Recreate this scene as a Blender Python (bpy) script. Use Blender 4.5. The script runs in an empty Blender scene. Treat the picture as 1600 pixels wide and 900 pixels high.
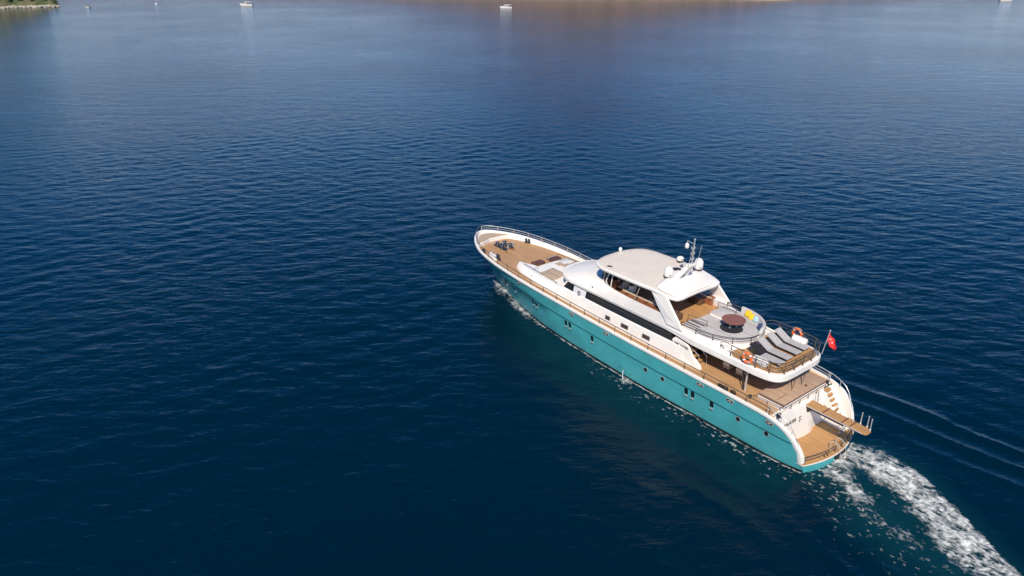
import bpy, math, random
import numpy as np
from math import radians as R, sin, cos, pi
random.seed(7)
rng = np.random.default_rng(11)
sc = bpy.context.scene
C = sc.collection

# ------------------------------------------------------------------ camera, sky, sun, exposure
cam_d = bpy.data.cameras.new("camera")
cam_d.sensor_width = 36.0
cam_d.lens = 36.0 * 1150 / 1600
cam_d.clip_end = 20000
cam = bpy.data.objects.new("camera", cam_d)
C.objects.link(cam)
cam.location = (0, 0, 25)
cam.rotation_euler = (R(90 - 24.5), 0, 0)
sc.camera = cam

SUN_EL = 45.0
SUN_H = (-0.155, -0.978)                       # horizontal direction towards the sun (behind the camera)
world = bpy.data.worlds.new("World")
sc.world = world
world.use_nodes = True
wn = world.node_tree
wn.nodes.clear()
sky = wn.nodes.new("ShaderNodeTexSky")
sky.sky_type = 'NISHITA'
sky.sun_disc = False
sky.sun_elevation = R(SUN_EL)
sky.sun_rotation = math.atan2(SUN_H[0], SUN_H[1])
sky.air_density = 1.0
sky.dust_density = 0.25
sky.ozone_density = 3.5
bg = wn.nodes.new("ShaderNodeBackground")
bg.inputs["Strength"].default_value = 0.125
wo = wn.nodes.new("ShaderNodeOutputWorld")
wtc = wn.nodes.new("ShaderNodeTexCoord"); wsp = wn.nodes.new("ShaderNodeSeparateXYZ"); wrp = wn.nodes.new("ShaderNodeValToRGB"); wmx = wn.nodes.new("ShaderNodeMix")
wmx.data_type = 'RGBA'; wmx.blend_type = 'MULTIPLY'; wmx.inputs[0].default_value = 1.0
wn.links.new(wtc.outputs["Generated"], wsp.inputs[0]); wn.links.new(wsp.outputs[2], wrp.inputs[0])
els = wrp.color_ramp.elements          # a clear, deep blue upper sky over a paler horizon
for k, (p_, c_) in enumerate(((0.0, (1.05, .96, 1.04)), (.08, (1.0, .94, 1.02)), (.15, (.33, .62, .95)), (.26, (.03, .52, .90)), (.45, (.04, .42, .76)), (1.0, (.14, .42, .66)))):
    e = els[k] if k < 2 else els.new(p_)
    e.position = p_; e.color = (*c_, 1)
wn.links.new(sky.outputs[0], wmx.inputs[6]); wn.links.new(wrp.outputs[0], wmx.inputs[7])
wn.links.new(wmx.outputs[2], bg.inputs[0])
wn.links.new(bg.outputs[0], wo.inputs[0])

sun_d = bpy.data.lights.new("sun", 'SUN')
sun_d.energy = 4.9
sun_d.angle = R(0.53)
sun_d.color = (1.0, 0.905, 0.775)
sun = bpy.data.objects.new("sun", sun_d)
C.objects.link(sun)
hl = math.hypot(*SUN_H)
dz = math.tan(R(SUN_EL)) * hl
from mathutils import Vector, Matrix
sun.rotation_euler = Vector((SUN_H[0], SUN_H[1], dz)).to_track_quat('Z', 'Y').to_euler()
sun.location = (-40, -200, 200)

sc.view_settings.view_transform = 'Standard'
sc.view_settings.look = 'None'
sc.view_settings.exposure = 0.12
sc.view_settings.gamma = 1.0
sc.view_settings.use_curve_mapping = False

# ------------------------------------------------------------------ helpers
def catmull(pts, n=8):
    P = [np.array(p, float) for p in pts]
    P = [2 * P[0] - P[1]] + P + [2 * P[-1] - P[-2]]
    out = []
    for i in range(1, len(P) - 2):
        p0, p1, p2, p3 = P[i - 1:i + 3]
        t0 = 0.0
        t1 = t0 + max(np.linalg.norm(p1 - p0), 1e-6) ** .5
        t2 = t1 + max(np.linalg.norm(p2 - p1), 1e-6) ** .5
        t3 = t2 + max(np.linalg.norm(p3 - p2), 1e-6) ** .5
        for k in range(n):
            t = t1 + (t2 - t1) * k / n
            A1 = (t1 - t) / (t1 - t0) * p0 + (t - t0) / (t1 - t0) * p1
            A2 = (t2 - t) / (t2 - t1) * p1 + (t - t1) / (t2 - t1) * p2
            A3 = (t3 - t) / (t3 - t2) * p2 + (t - t2) / (t3 - t2) * p3
            B1 = (t2 - t) / (t2 - t0) * A1 + (t - t0) / (t2 - t0) * A2
            B2 = (t3 - t) / (t3 - t1) * A2 + (t - t1) / (t3 - t1) * A3
            out.append((t2 - t) / (t2 - t1) * B1 + (t - t1) / (t2 - t1) * B2)
    out.append(P[-2])
    return [tuple(float(c) for c in p) for p in out]

def spl(xs, ys):
    d = catmull(list(zip(xs, ys)), 10)
    X = np.array([p[0] for p in d]); Yv = np.array([p[1] for p in d])
    o = np.argsort(X)
    X = X[o]; Yv = Yv[o]
    return lambda x: np.interp(x, X, Yv)

class MB:
    def __init__(s): s.v = []; s.f = []
    def add(s, vs, fs):
        b = len(s.v)
        s.v += [tuple(map(float, p)) for p in vs]
        s.f += [tuple(b + i for i in f) for f in fs]
        return s
    def box(s, c, d, rz=0.0, ry=0.0, rx=0.0):
        M = Matrix.Translation(c) @ Matrix.Rotation(rz, 4, 'Z') @ Matrix.Rotation(ry, 4, 'Y') @ Matrix.Rotation(rx, 4, 'X')
        vs = [tuple(M @ Vector((sx * d[0] / 2, sy * d[1] / 2, sz * d[2] / 2))) for sx in (-1, 1) for sy in (-1, 1) for sz in (-1, 1)]
        return s.add(vs, [(0, 1, 3, 2), (4, 6, 7, 5), (0, 4, 5, 1), (2, 3, 7, 6), (0, 2, 6, 4), (1, 5, 7, 3)])
    def prism(s, poly, z0, z1, inset=0.0, rnd=0.0):
        n = len(poly)
        ar = sum(poly[i][0] * poly[(i + 1) % n][1] - poly[(i + 1) % n][0] * poly[i][1] for i in range(n))
        if ar < 0: poly = poly[::-1]
        def ins(p, q):
            out = []
            for i in range(n):
                a = np.array(p[i - 1][:2]); b = np.array(p[i][:2]); c = np.array(p[(i + 1) % n][:2])
                d1 = b - a; d2 = c - b
                d1 /= max(np.linalg.norm(d1), 1e-9); d2 /= max(np.linalg.norm(d2), 1e-9)
                nn = np.array([-(d1 + d2)[1], (d1 + d2)[0]]); nn /= max(np.linalg.norm(nn), 1e-9)
                out.append(tuple(b + nn * q))
            return out
        rings = [([tuple(p[:2]) for p in poly], z0)]
        if rnd > 0:
            rings = [(ins(poly, rnd * .5), z0), (poly, z0 + rnd * .5), (poly, z1 - rnd)]
            for k in (1, 2, 3):
                a = k / 3 * pi / 2
                rings.append((ins(poly, rnd * (1 - cos(a))), z1 - rnd + rnd * sin(a)))
        else:
            rings.append((ins(poly, inset) if inset else poly, z1))
        b = len(s.v)
        for pl, z in rings: s.v += [(float(p[0]), float(p[1]), float(z)) for p in pl]
        for r in range(len(rings) - 1):
            for i in range(n):
                j = (i + 1) % n
                s.f.append((b + r * n + i, b + r * n + j, b + (r + 1) * n + j, b + (r + 1) * n + i))
        s.f.append(tuple(b + i for i in range(n))[::-1])
        t = b + (len(rings) - 1) * n
        s.f.append(tuple(t + i for i in range(n)))
        return s
    def tube(s, path, r, n=6, closed=False):
        P = [Vector(p) for p in path]
        m = len(P)
        b = len(s.v)
        for i, p in enumerate(P):
            if closed: d = P[(i + 1) % m] - P[i - 1]
            else: d = (P[min(i + 1, m - 1)] - P[max(i - 1, 0)])
            d.normalize()
            up = Vector((0, 0, 1)) if abs(d.z) < .9 else Vector((1, 0, 0))
            a = d.cross(up).normalized(); c = d.cross(a).normalized()
            rr = r[i] if isinstance(r, (list, tuple)) else r
            for k in range(n):
                t = 2 * pi * k / n
                s.v.append(tuple(p + a * cos(t) * rr + c * sin(t) * rr))
        for i in range(m if closed else m - 1):
            for k in range(n):
                i2 = (i + 1) % m; k2 = (k + 1) % n
                s.f.append((b + i * n + k, b + i * n + k2, b + i2 * n + k2, b + i2 * n + k))
        if not closed:
            s.f.append(tuple(b + k for k in range(n)))
            s.f.append(tuple(b + (m - 1) * n + k for k in range(n))[::-1])
        return s
    def lathe(s, prof, c, n=20, M=None, sy=1.0):
        b = len(s.v)
        for (r, z) in prof:
            for k in range(n):
                t = 2 * pi * k / n
                p = Vector((r * cos(t), r * sin(t) * sy, z))
                if M is not None: p = M @ p
                s.v.append((p.x + c[0], p.y + c[1], p.z + c[2]))
        for i in range(len(prof) - 1):
            for k in range(n):
                k2 = (k + 1) % n
                s.f.append((b + i * n + k, b + i * n + k2, b + (i + 1) * n + k2, b + (i + 1) * n + k))
        s.f.append(tuple(b + k for k in range(n))[::-1])
        s.f.append(tuple(b + (len(prof) - 1) * n + k for k in range(n)))
        return s
    def loft(s, rings, closed=False, flip=False):
        n = len(rings[0]); b = len(s.v)
        for r in rings: s.v += [tuple(map(float, p)) for p in r]
        for i in range(len(rings) - 1):
            for k in range(n if closed else n - 1):
                k2 = (k + 1) % n
                q = [b + i * n + k, b + i * n + k2, b + (i + 1) * n + k2, b + (i + 1) * n + k]
                # drop repeated positions
                u = []
                for w in q:
                    if all(sum((s.v[w][e] - s.v[x][e]) ** 2 for e in range(3)) > 1e-10 for x in u): u.append(w)
                if len(u) >= 3: s.f.append(tuple(u[::-1]) if flip else tuple(u))
        return s
    def mirror(s):
        n = len(s.v)
        s.v += [(x, -y, z) for x, y, z in s.v]
        s.f += [tuple(n + i for i in f)[::-1] for f in s.f]
        return s
    def build(s, name, mat, parent=None, smooth=None, bevel=0.0, label=None):
        me = bpy.data.meshes.new(name)
        me.from_pydata(s.v, [], s.f)
        me.validate()
        me.materials.append(mat)
        o = bpy.data.objects.new(name, me)
        C.objects.link(o)
        if parent is not None: o.parent = parent
        if smooth:
            for p in me.polygons: p.use_smooth = True
            try: me.set_sharp_from_angle(angle=R(smooth))
            except Exception: pass
        if bevel:
            m = o.modifiers.new("bevel", 'BEVEL'); m.width = bevel; m.segments = 2; m.limit_method = 'ANGLE'
        if label: o["label"] = label
        return o


def empty(name, loc=(0, 0, 0), rz=0.0, label=None, cat=None, group=None):
    o = bpy.data.objects.new(name, None)
    C.objects.link(o)
    o.location = loc; o.rotation_euler = (0, 0, rz); o.empty_display_size = .3
    if label: o["label"] = label
    if cat: o["category"] = cat
    if group: o["group"] = group
    return o

def copy_tree(o, parent=None):
    c = o.copy(); C.objects.link(c)
    if parent is not None: c.parent = parent
    for ch in list(o.children): copy_tree(ch, c)
    return c

# ------------------------------------------------------------------ materials
def mk(name):
    m = bpy.data.materials.new(name); m.use_nodes = True
    nt = m.node_tree
    return m, nt, nt.nodes["Principled BSDF"]

def N(nt, t, **kw):
    n = nt.nodes.new(t)
    for k, v in kw.items():
        if k in n.inputs: n.inputs[k].default_value = v
        else: setattr(n, k, v)
    return n

def plain(name, col, rough=.5, metal=0.0, var=.06, vs=3.0, bump=0.0, bs=20.0, coat=0.0, col2=None):
    m, nt, b = mk(name)
    b.inputs["Roughness"].default_value = rough
    b.inputs["Metallic"].default_value = metal
    if coat: b.inputs["Coat Weight"].default_value = coat; b.inputs["Coat Roughness"].default_value = .08
    tc = N(nt, "ShaderNodeTexCoord")
    no = N(nt, "ShaderNodeTexNoise", Scale=vs, Detail=5.0, Roughness=.6)
    nt.links.new(tc.outputs["Object"], no.inputs["Vector"])
    mx = N(nt, "ShaderNodeMix", data_type='RGBA')
    c2 = col2 if col2 else tuple(c * (1 - 2.2 * var) for c in col)
    mx.inputs[6].default_value = (*c2, 1); mx.inputs[7].default_value = (*tuple(min(1, c * (1 + var)) for c in col), 1)
    mr = N(nt, "ShaderNodeMapRange"); mr.inputs["From Min"].default_value = .3; mr.inputs["From Max"].default_value = .62
    nt.links.new(no.outputs["Fac"], mr.inputs["Value"])
    nt.links.new(mr.outputs[0], mx.inputs[0])
    nt.links.new(mx.outputs[2], b.inputs["Base Color"])
    if bump:
        n2 = N(nt, "ShaderNodeTexNoise", Scale=bs, Detail=4.0)
        nt.links.new(tc.outputs["Object"], n2.inputs["Vector"])
        bp = N(nt, "ShaderNodeBump", Strength=bump, Distance=.02)
        nt.links.new(n2.outputs["Fac"], bp.inputs["Height"])
        nt.links.new(bp.outputs[0], b.inputs["Normal"])
    return m

def planks(name, col, col2, width=.07, rough=.55, gap=.55):
    """teak boards running fore and aft (object X), caulked seams, board to board variation"""
    m, nt, b = mk(name)
    b.inputs["Roughness"].default_value = rough
    tc = N(nt, "ShaderNodeTexCoord")
    sp = N(nt, "ShaderNodeSeparateXYZ")
    nt.links.new(tc.outputs["Object"], sp.inputs[0])
    dv = N(nt, "ShaderNodeMath", operation='DIVIDE'); dv.inputs[1].default_value = width
    nt.links.new(sp.outputs["Y"], dv.inputs[0])
    fl = N(nt, "ShaderNodeMath", operation='FLOOR'); nt.links.new(dv.outputs[0], fl.inputs[0])
    fr = N(nt, "ShaderNodeMath", operation='FRACT'); nt.links.new(dv.outputs[0], fr.inputs[0])
    xd = N(nt, "ShaderNodeMath", operation='MULTIPLY_ADD'); xd.inputs[1].default_value = .37
    nt.links.new(sp.outputs["X"], xd.inputs[0]); 
    fm = N(nt, "ShaderNodeMath", operation='MULTIPLY'); fm.inputs[1].default_value = .61
    nt.links.new(fl.outputs[0], fm.inputs[0]); nt.links.new(fm.outputs[0], xd.inputs[2])
    xf = N(nt, "ShaderNodeMath", operation='FLOOR'); nt.links.new(xd.outputs[0], xf.inputs[0])
    cb = N(nt, "ShaderNodeCombineXYZ"); nt.links.new(fl.outputs[0], cb.inputs[0]); nt.links.new(xf.outputs[0], cb.inputs[1])
    wn_ = N(nt, "ShaderNodeTexWhiteNoise", noise_dimensions='3D'); nt.links.new(cb.outputs[0], wn_.inputs["Vector"])
    mp = N(nt, "ShaderNodeMapping"); mp.inputs["Scale"].default_value = (.5, 5, 2)
    nt.links.new(tc.outputs["Object"], mp.inputs[0])
    no = N(nt, "ShaderNodeTexNoise", Scale=2.5, Detail=6.0, Roughness=.65); nt.links.new(mp.outputs[0], no.inputs["Vector"])
    n2 = N(nt, "ShaderNodeTexNoise", Scale=.9, Detail=5.0, Roughness=.6); nt.links.new(tc.outputs["Object"], n2.inputs["Vector"])
    a = N(nt, "ShaderNodeMath", operation='MULTIPLY_ADD'); a.inputs[1].default_value = .4
    nt.links.new(wn_.outputs[0], a.inputs[0]); nt.links.new(no.outputs["Fac"], a.inputs[2])
    a2 = N(nt, "ShaderNodeMath", operation='MULTIPLY_ADD'); a2.inputs[1].default_value = .9
    nt.links.new(n2.outputs["Fac"], a2.inputs[0]); nt.links.new(a.outputs[0], a2.inputs[2])
    mr = N(nt, "ShaderNodeMapRange"); mr.inputs["From Min"].default_value = .75; mr.inputs["From Max"].default_value = 1.5
    nt.links.new(a2.outputs[0], mr.inputs["Value"])
    mx = N(nt, "ShaderNodeMix", data_type='RGBA'); mx.inputs[6].default_value = (*col2, 1); mx.inputs[7].default_value = (*col, 1)
    nt.links.new(mr.outputs[0], mx.inputs[0])
    sm = N(nt, "ShaderNodeMath", operation='LESS_THAN'); sm.inputs[1].default_value = .12
    nt.links.new(fr.outputs[0], sm.inputs[0])
    sf = N(nt, "ShaderNodeMath", operation='MULTIPLY'); sf.inputs[1].default_value = gap
    nt.links.new(sm.outputs[0], sf.inputs[0])
    m2 = N(nt, "ShaderNodeMix", data_type='RGBA'); m2.inputs[7].default_value = (.04, .03, .025, 1)
    nt.links.new(sf.outputs[0], m2.inputs[0]); nt.links.new(mx.outputs[2], m2.inputs[6])
    nt.links.new(m2.outputs[2], b.inputs["Base Color"])
    bp = N(nt, "ShaderNodeBump", Strength=.25, Distance=.01)
    nt.links.new(a2.outputs[0], bp.inputs["Height"]); nt.links.new(bp.outputs[0], b.inputs["Normal"])
    return m

M_ = {}
M_['teal'] = plain('teal_paint', (.070, .385, .400), .42, 0, .07, .7, 0, coat=.08)
M_['knuckle_shade'] = plain('dark_teal_shade', (.008, .07, .08), .5)
M_['white'] = plain('white_gelcoat', (.82, .775, .72), .32, 0, .035, .9)
M_['white2'] = plain('grey_white_gelcoat', (.66, .65, .66), .4, 0, .03, 1.0)
M_['canopy'] = plain('cream_canopy', (.70, .62, .535), .6, 0, .03, 2.0, .1, 30)
M_['teak'] = planks('teak_deck', (.53, .315, .155), (.38, .215, .10))
M_['teak2'] = planks('oiled_teak', (.54, .30, .12), (.37, .19, .07))
M_['pad'] = planks('tan_pad', (.46, .315, .215), (.38, .255, .17), width=.5, gap=.25)
M_['mahog'] = plain('varnished_wood', (.27, .10, .045), .25, 0, .12, 6, .1, 40, coat=.5)
M_['brown'] = plain('brown_hatch', (.12, .055, .04), .5, 0, .1, 5)
M_['tan'] = plain('tan_cushion', (.42, .32, .235), .85, 0, .05, 4, .2, 60)
M_['grey'] = plain('grey_cushion', (.48, .455, .445), .9, 0, .05, 5, .3, 80)
M_['lgrey'] = plain('sling_fabric', (.41, .39, .39), .85, 0, .05, 6, .2, 90)
M_['dark'] = plain('dark_frame', (.035, .03, .03), .45, .2, .1)
M_['black'] = plain('black_rubber', (.02, .02, .022), .5)
M_['navyrope'] = plain('dark_windlass', (.05, .055, .08), .35, .5, .1, 10)
M_['chrome'] = plain('polished_steel', (.58, .57, .56), .3, .45, .04)
M_['rail_brown'] = plain('rail_shade_brown', (.12, .095, .08), .4, .25, .08)  # brown for trim; on rails it holds shade and reflected teak as colour
M_['orange'] = plain('orange_lifering', (.85, .17, .04), .5, 0, .05)
M_['red'] = plain('red_cloth', (.75, .03, .025), .8, 0, .05, 6)
M_['yellow'] = plain('yellow_fabric', (.80, .50, .02), .9, 0, .08, 9, .3, 60)
M_['sky'] = plain('light_blue_fabric', (.33, .52, .58), .9, 0, .1, 9, .3, 60)
M_['navy'] = plain('navy_fabric', (.03, .05, .13), .9, 0, .1, 9, .3, 60)
M_['cream'] = plain('cream_leather', (.62, .52, .38), .5, 0, .05)
M_['ink'] = plain('grey_lettering', (.10, .09, .09), .5)
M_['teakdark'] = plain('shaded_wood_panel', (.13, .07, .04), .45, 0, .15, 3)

def glassmat(name, col=(.012, .014, .017), rough=.06):
    m, nt, b = mk(name)
    b.inputs["Base Color"].default_value = (*col, 1); b.inputs["Roughness"].default_value = rough
    b.inputs["IOR"].default_value = 1.33
    tc = N(nt, "ShaderNodeTexCoord"); no = N(nt, "ShaderNodeTexNoise", Scale=1.3, Detail=2.0)
    nt.links.new(tc.outputs["Object"], no.inputs["Vector"])
    bp = N(nt, "ShaderNodeBump", Strength=.06, Distance=.05); nt.links.new(no.outputs["Fac"], bp.inputs["Height"])
    nt.links.new(bp.outputs[0], b.inputs["Normal"])
    return m
M_['glass'] = glassmat('tinted_glass')
m, nt, b = mk('clear_tinted_glass')
b.inputs["Base Color"].default_value = (.25, .28, .30, 1); b.inputs["Roughness"].default_value = .03
b.inputs["Transmission Weight"].default_value = 1.0; b.inputs["IOR"].default_value = 1.05
M_['clear'] = m

# ------------------------------------------------------------------ yacht pose and hull shape (x forward, y to port, z up)
O = (17.15990604, 32.70952747)
HD = R(127.66)
UX, UY = cos(HD), sin(HD)
def to_ship(X, Y):
    dx = X - O[0]; dy = Y - O[1]
    return dx * UX + dy * UY, -dx * UY + dy * UX
def to_world(x, y):
    return O[0] + x * UX - y * UY, O[1] + x * UY + y * UX

cap_pts = [(0.0, 2.53, .66), (.13, 2.60, 1.15), (.33, 2.72, 1.62), (.6, 2.84, 2.05), (1.0, 2.93, 2.42), (1.5, 2.98, 2.66), (2.2, 3.03, 2.82),
           (4, 3.10, 2.93), (8, 3.15, 2.98), (12, 3.17, 3.03), (16, 3.17, 3.11), (19, 3.17, 3.2), (22, 3.17, 3.31), (24.7, 3.10, 3.43), (27, 2.88, 3.5),
           (29.15, 2.43, 3.57), (30.28, 1.99, 3.62), (31.25, 1.42, 3.67), (32.0, .78, 3.72), (32.3, .38, 3.74), (32.4, 0, 3.75)]
CAP = catmull(cap_pts, 8)
capX = np.array([p[0] for p in CAP]); capB = np.array([p[1] for p in CAP]); capZ = np.array([p[2] for p in CAP])
zn_f = spl([-1, 0, 2.2, 4, 8, 12, 16, 19, 22, 24.7, 27, 29.15, 31.25, 32.4], [2.86, 2.86, 2.88, 2.93, 2.98, 3.03, 3.11, 3.2, 3.31, 3.43, 3.5, 3.57, 3.67, 3.75])
bcn = lambda x: np.where(np.asarray(x) < 2.2, np.interp(x, [-1, 0, 1, 2.2], [2.96, 2.99, 3.01, 3.03]), np.interp(x, capX, capB))
bw_f = spl([-1, 0, 1, 4, 7.5, 11, 14.8, 19.4, 22, 25.2, 28, 30, 31.5, 32.4], [2.1, 2.28, 2.5, 2.62, 2.7, 2.78, 2.70, 2.47, 2.17, 1.6, 1.0, .55, .2, 0])
def capb(x): return np.interp(x, capX, capB)
def capz(x): return np.interp(x, capX, capZ)
def zk(x): return zn_f(x) - 1.12
def hull_pt(x, z):
    """point on the port hull side for nominal station x at height z"""
    zn = float(zn_f(x)); s = max(z, 0) / zn
    p = .75 + .55 * min(max((x - 20) / 10, 0), 1)
    w = float(bw_f(x)); c = float(bcn(x))
    y = w + (c - w) * s ** p
    if z < 0: y *= (1 + .25 * z)
    kk = 0.0
    if z >= zk(x): kk = .035 * min(1, max(0, (32 - x) / 3))
    r = max((x - 22) / 10.4, 0)
    xa = x - 2.1 * (1 - s) ** 1.2 * r ** 2 if s < 1 else x
    return xa, y - .035 * min(1, max(0, (32 - x) / 3)) + kk, z
def hb(x, z):
    """half breadth at actual x"""
    xn = x
    for _ in range(6):
        xa, y, _z = hull_pt(xn, z); xn += x - xa
    return hull_pt(min(xn, 32.39), z)[1]

# cap curve offset down and forward to the top of the teal
TOP = []
for i, p in enumerate(CAP):
    a = CAP[max(i - 1, 0)]; c = CAP[min(i + 1, len(CAP) - 1)]
    tx = math.hypot(c[0] - a[0], c[1] - a[1]); tz = c[2] - a[2]
    l = math.hypot(tx, tz); wband = .17
    TOP.append((p[0] + wband * tz / l * (1 if p[0] < 3 else 0), p[2] - wband * (tx / l if p[0] < 3 else 1)))
topX = np.array([t[0] for t in TOP]); topZ = np.array([t[1] for t in TOP])
def hull_top(x): return float(np.interp(x, topX, topZ))

yacht = empty("motor_yacht", (O[0], O[1], 0), HD,
              "large turquoise-hulled motor yacht with white superstructure and teak decks under way", "yacht")

# ---- hull
mb = MB()
stn = [0.0, .12, .25, .38, .5, .65, .8, 1.0, 1.25, 1.5, 1.8, 2.2, 2.7] + list(np.arange(3.3, 21.5, .7)) + list(np.arange(21.8, 30, .45)) + [p[0] for p in CAP if p[0] > 30.1]
stn[0] = 0.0
rings = []
for x in stn:
    T = max(hull_top(x), .52); k = float(zk(x)) if x > .0 else 1.7
    lv = [-.8, -.25, 0, .25, .5, .8, 1.1, 1.4, k - .03, k + .001, k + .15, (k + T) / 2 + .1, T - .02, T]
    ring = []
    for j, z in enumerate(lv):
        z = min(z, T)
        ring.append(hull_pt(x, z))
    rings.append(ring)
mb.loft(rings)
mb.mirror()
# transom below the bathing platform
tr = []
for j in range(25):
    y = -2.53 + 5.06 * j / 24
    q = (y / 2.53)
    tr.append([(-.52 * (1 - q * q) + .12 * 0 - 0.0, y * (2.28 + .24 * s / .56) / 2.53 if abs(y) > 2.2 else y * (2.28 + .24 * s / .56) / 2.53, z) for s, z in ((-.6, -.6), (0, 0), (.3, .3), (.56, .56))])
mb.loft(tr)
hull = mb.build("hull", M_['teal'], yacht, smooth=40)

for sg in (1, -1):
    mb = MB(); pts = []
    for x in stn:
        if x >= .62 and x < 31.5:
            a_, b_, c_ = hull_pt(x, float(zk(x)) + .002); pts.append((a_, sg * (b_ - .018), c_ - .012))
    mb.tube(pts, .03, 5); mb.build("knuckle_shade_line", M_['knuckle_shade'], hull)  # dark tube along the knuckle; the step's shadow line as colour
for sg in (1, -1):
    mb = MB(); rr_ = []
    for x in stn:
        if x < 32.2: rr_.append([(hull_pt(x, z)[0], sg * (hull_pt(x, z)[1] + .012), z) for z in (-.3, .0, .15)])
    mb.loft(rr_, flip=sg < 0); mb.build("boot_stripe", M_['black'], hull)
# ---- white bulwark and cap rail, swept along the cap curve
mb = MB(); rings = []
dk_f = spl([-1, 1.9, 6, 12, 18, 21, 23, 26, 29, 32.4], [2.66, 2.72, 2.86, 2.92, 3.02, 3.08, 3.12, 3.17, 3.2, 3.25])
def deckz(x): return float(dk_f(x))
for i, p in enumerate(CAP):
    a = CAP[max(i - 1, 0)]; c = CAP[min(i + 1, len(CAP) - 1)]
    tx, ty = c[0] - a[0], c[1] - a[1]; l = math.hypot(tx, ty)
    if i == len(CAP) - 1: nx, ny = -1.0, 0.0
    else: nx, ny = ty / l, -tx / l
    if ny > 0: nx, ny = -nx, -ny
    if p[0] < 1.6: nx, ny = 0, -1
    w = .11 + .17 * max(0, 1 - p[0] / 1.6)
    txz, tz = math.hypot(tx, ty), c[2] - a[2]; ll = math.hypot(txz, tz)
    if p[0] < 3: dx_, dz_ = tz / ll, -txz / ll      # down, perpendicular to the curve
    else: dx_, dz_ = 0, -1
    inner = (deckz(p[0]) - .05) if p[0] > 1.9 else .56
    o_ = .02
    r = [(p[0] - nx * o_ + dx_ * .25, p[1] - ny * o_, p[2] + dz_ * .18),
         (p[0] - nx * (o_ + .012) + dx_ * .20, p[1] - ny * (o_ + .012), p[2] + dz_ * .15),
         (p[0] - nx * (o_ + .012) + dx_ * .06, p[1] - ny * (o_ + .012), p[2] + dz_ * .06),
         (p[0] - nx * .022, p[1] - ny * .022, p[2] - .006),
         (p[0] + nx * w, p[1] + ny * w, p[2]),
         (p[0] + nx * (w + .02) , p[1] + ny * (w + .02), min(p[2] - .02, max(inner, .5))if inner < p[2] else p[2] - .02)]
    if p[1] + ny * (w + .02) < 0: r[4] = (r[4][0], 0.0, r[4][2]); r[5] = (r[5][0], 0.0, r[5][2])
    if p[0] <= 1.9: r[5] = (r[5][0], min(r[5][1], hb(max(p[0], .05), .6) - .09), r[5][2])
    if p[0] > 8:                                   # inner face follows the flare of the bow
        zi = r[5][2]; f_ = min(1, (p[2] - zi) / max(p[2], .1) * 1.6) * .55 * min(1, max(0, (p[0] - 20) / 8))
        r[5] = (r[5][0] + nx * f_, max(r[5][1] + ny * f_, 0), zi)
        r[5] = (r[5][0], max(0, min(r[5][1], hb(min(r[5][0], 32.3), zi) - .09)), zi)
    if i >= len(CAP) - 1: r = [(q[0], 0.0, q[2]) for q in r]
    rings.append(r)
mb.loft(rings); mb.mirror()
mb.build("bulwark", M_['white'], yacht, smooth=35)

# ---- main deck
mb = MB(); rings = []
for x in list(np.arange(1.86, 31.5, .5)) + [31.5, 31.9, 32.1]:
    bx = max(float(capb(x)) - .16, .02)
    rings.append([(x, bx * t, deckz(x)) for t in (1, .5, 0, -.5, -1)])
mb.loft(rings)
mb.build("main_deck", M_['teak'], yacht)

# ---- bathing platform and the sloping aft wall
mb = MB()
pl = [(-.53 * (1 - (y / 2.55) ** 2) + .0, y) for y in np.linspace(-2.5, 2.5, 25)]
mb.prism(pl + [(2.4, 2.5), (2.4, -2.5)], .53, .60)
mb.build("bathing_platform", M_['teak2'], yacht)
mb = MB()
pl2 = [(-.56 * (1 - (y / 2.55) ** 2) - .02, y) for y in np.linspace(-2.52, 2.52, 25)]
mb.prism(pl2 + [(1, 2.5), (1, -2.5)], .535, .575)
mb.build("platform_edge", M_['white'], yacht)

mb = MB(); rings = []
for y, bul in [(2.78, 0), (2.3, 0), (1.7, .0), (1.1, .0), (.6, .03), (0.0, .10), (-.45, .10), (-.8, .0), (-1.0, -.08), (-1.35, -.12), (-1.95, -.1)]:
    rings.append([(x_, min(y, hb(x_, z_) - .07), z_) for x_, z_ in ((1.50 - bul, .55), (1.56 - bul * .9, 1.2), (1.68 - bul * .7, 1.9), (1.80 - bul * .4, 2.4), (1.84, 2.62), (1.90, 2.72))])
mb.loft(rings)
rings = [[(x, -1.95, z0) for z0 in (.55, 1.2, 1.9, 2.5)] for x in (1.6, 2.4)]
mb.loft(rings)
mb.box((1.97, .0, 2.745), (.16, 5.5, .05))
mb.build("aft_wall", M_['white'], yacht, smooth=35)

# starboard stairs down to the platform
for k in range(8):
    mb = MB(); z = 2.52 - .235 * k; x = 1.70 - .165 * k
    mb.prism([(x + .22, -1.98), (x + .22, -2.56), (x + .02, -2.52), (x - .06, -2.4), (x - .10, -2.2), (x - .06, -2.04)], z - .035, z)
    mb.build("stair_tread", M_['teak2'], yacht)
mb = MB()
mb.loft([[(x_, max(y, -hb(x_, z_) + .07), z_) for x_, z_ in ((1.95, 2.50), (1.65, 2.24), (1.2, 1.70), (.8, 1.2), (.42, .72), (.30, .60))] for y in (-1.97, -2.85)])
mb.loft([[(x, -1.96, .58), (x, -1.96, z)] for x, z in ((1.6, 2.35), (1.2, 1.75), (.8, 1.2), (.42, .74))])
mb.build("stair_well", M_['white'], yacht)

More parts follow.
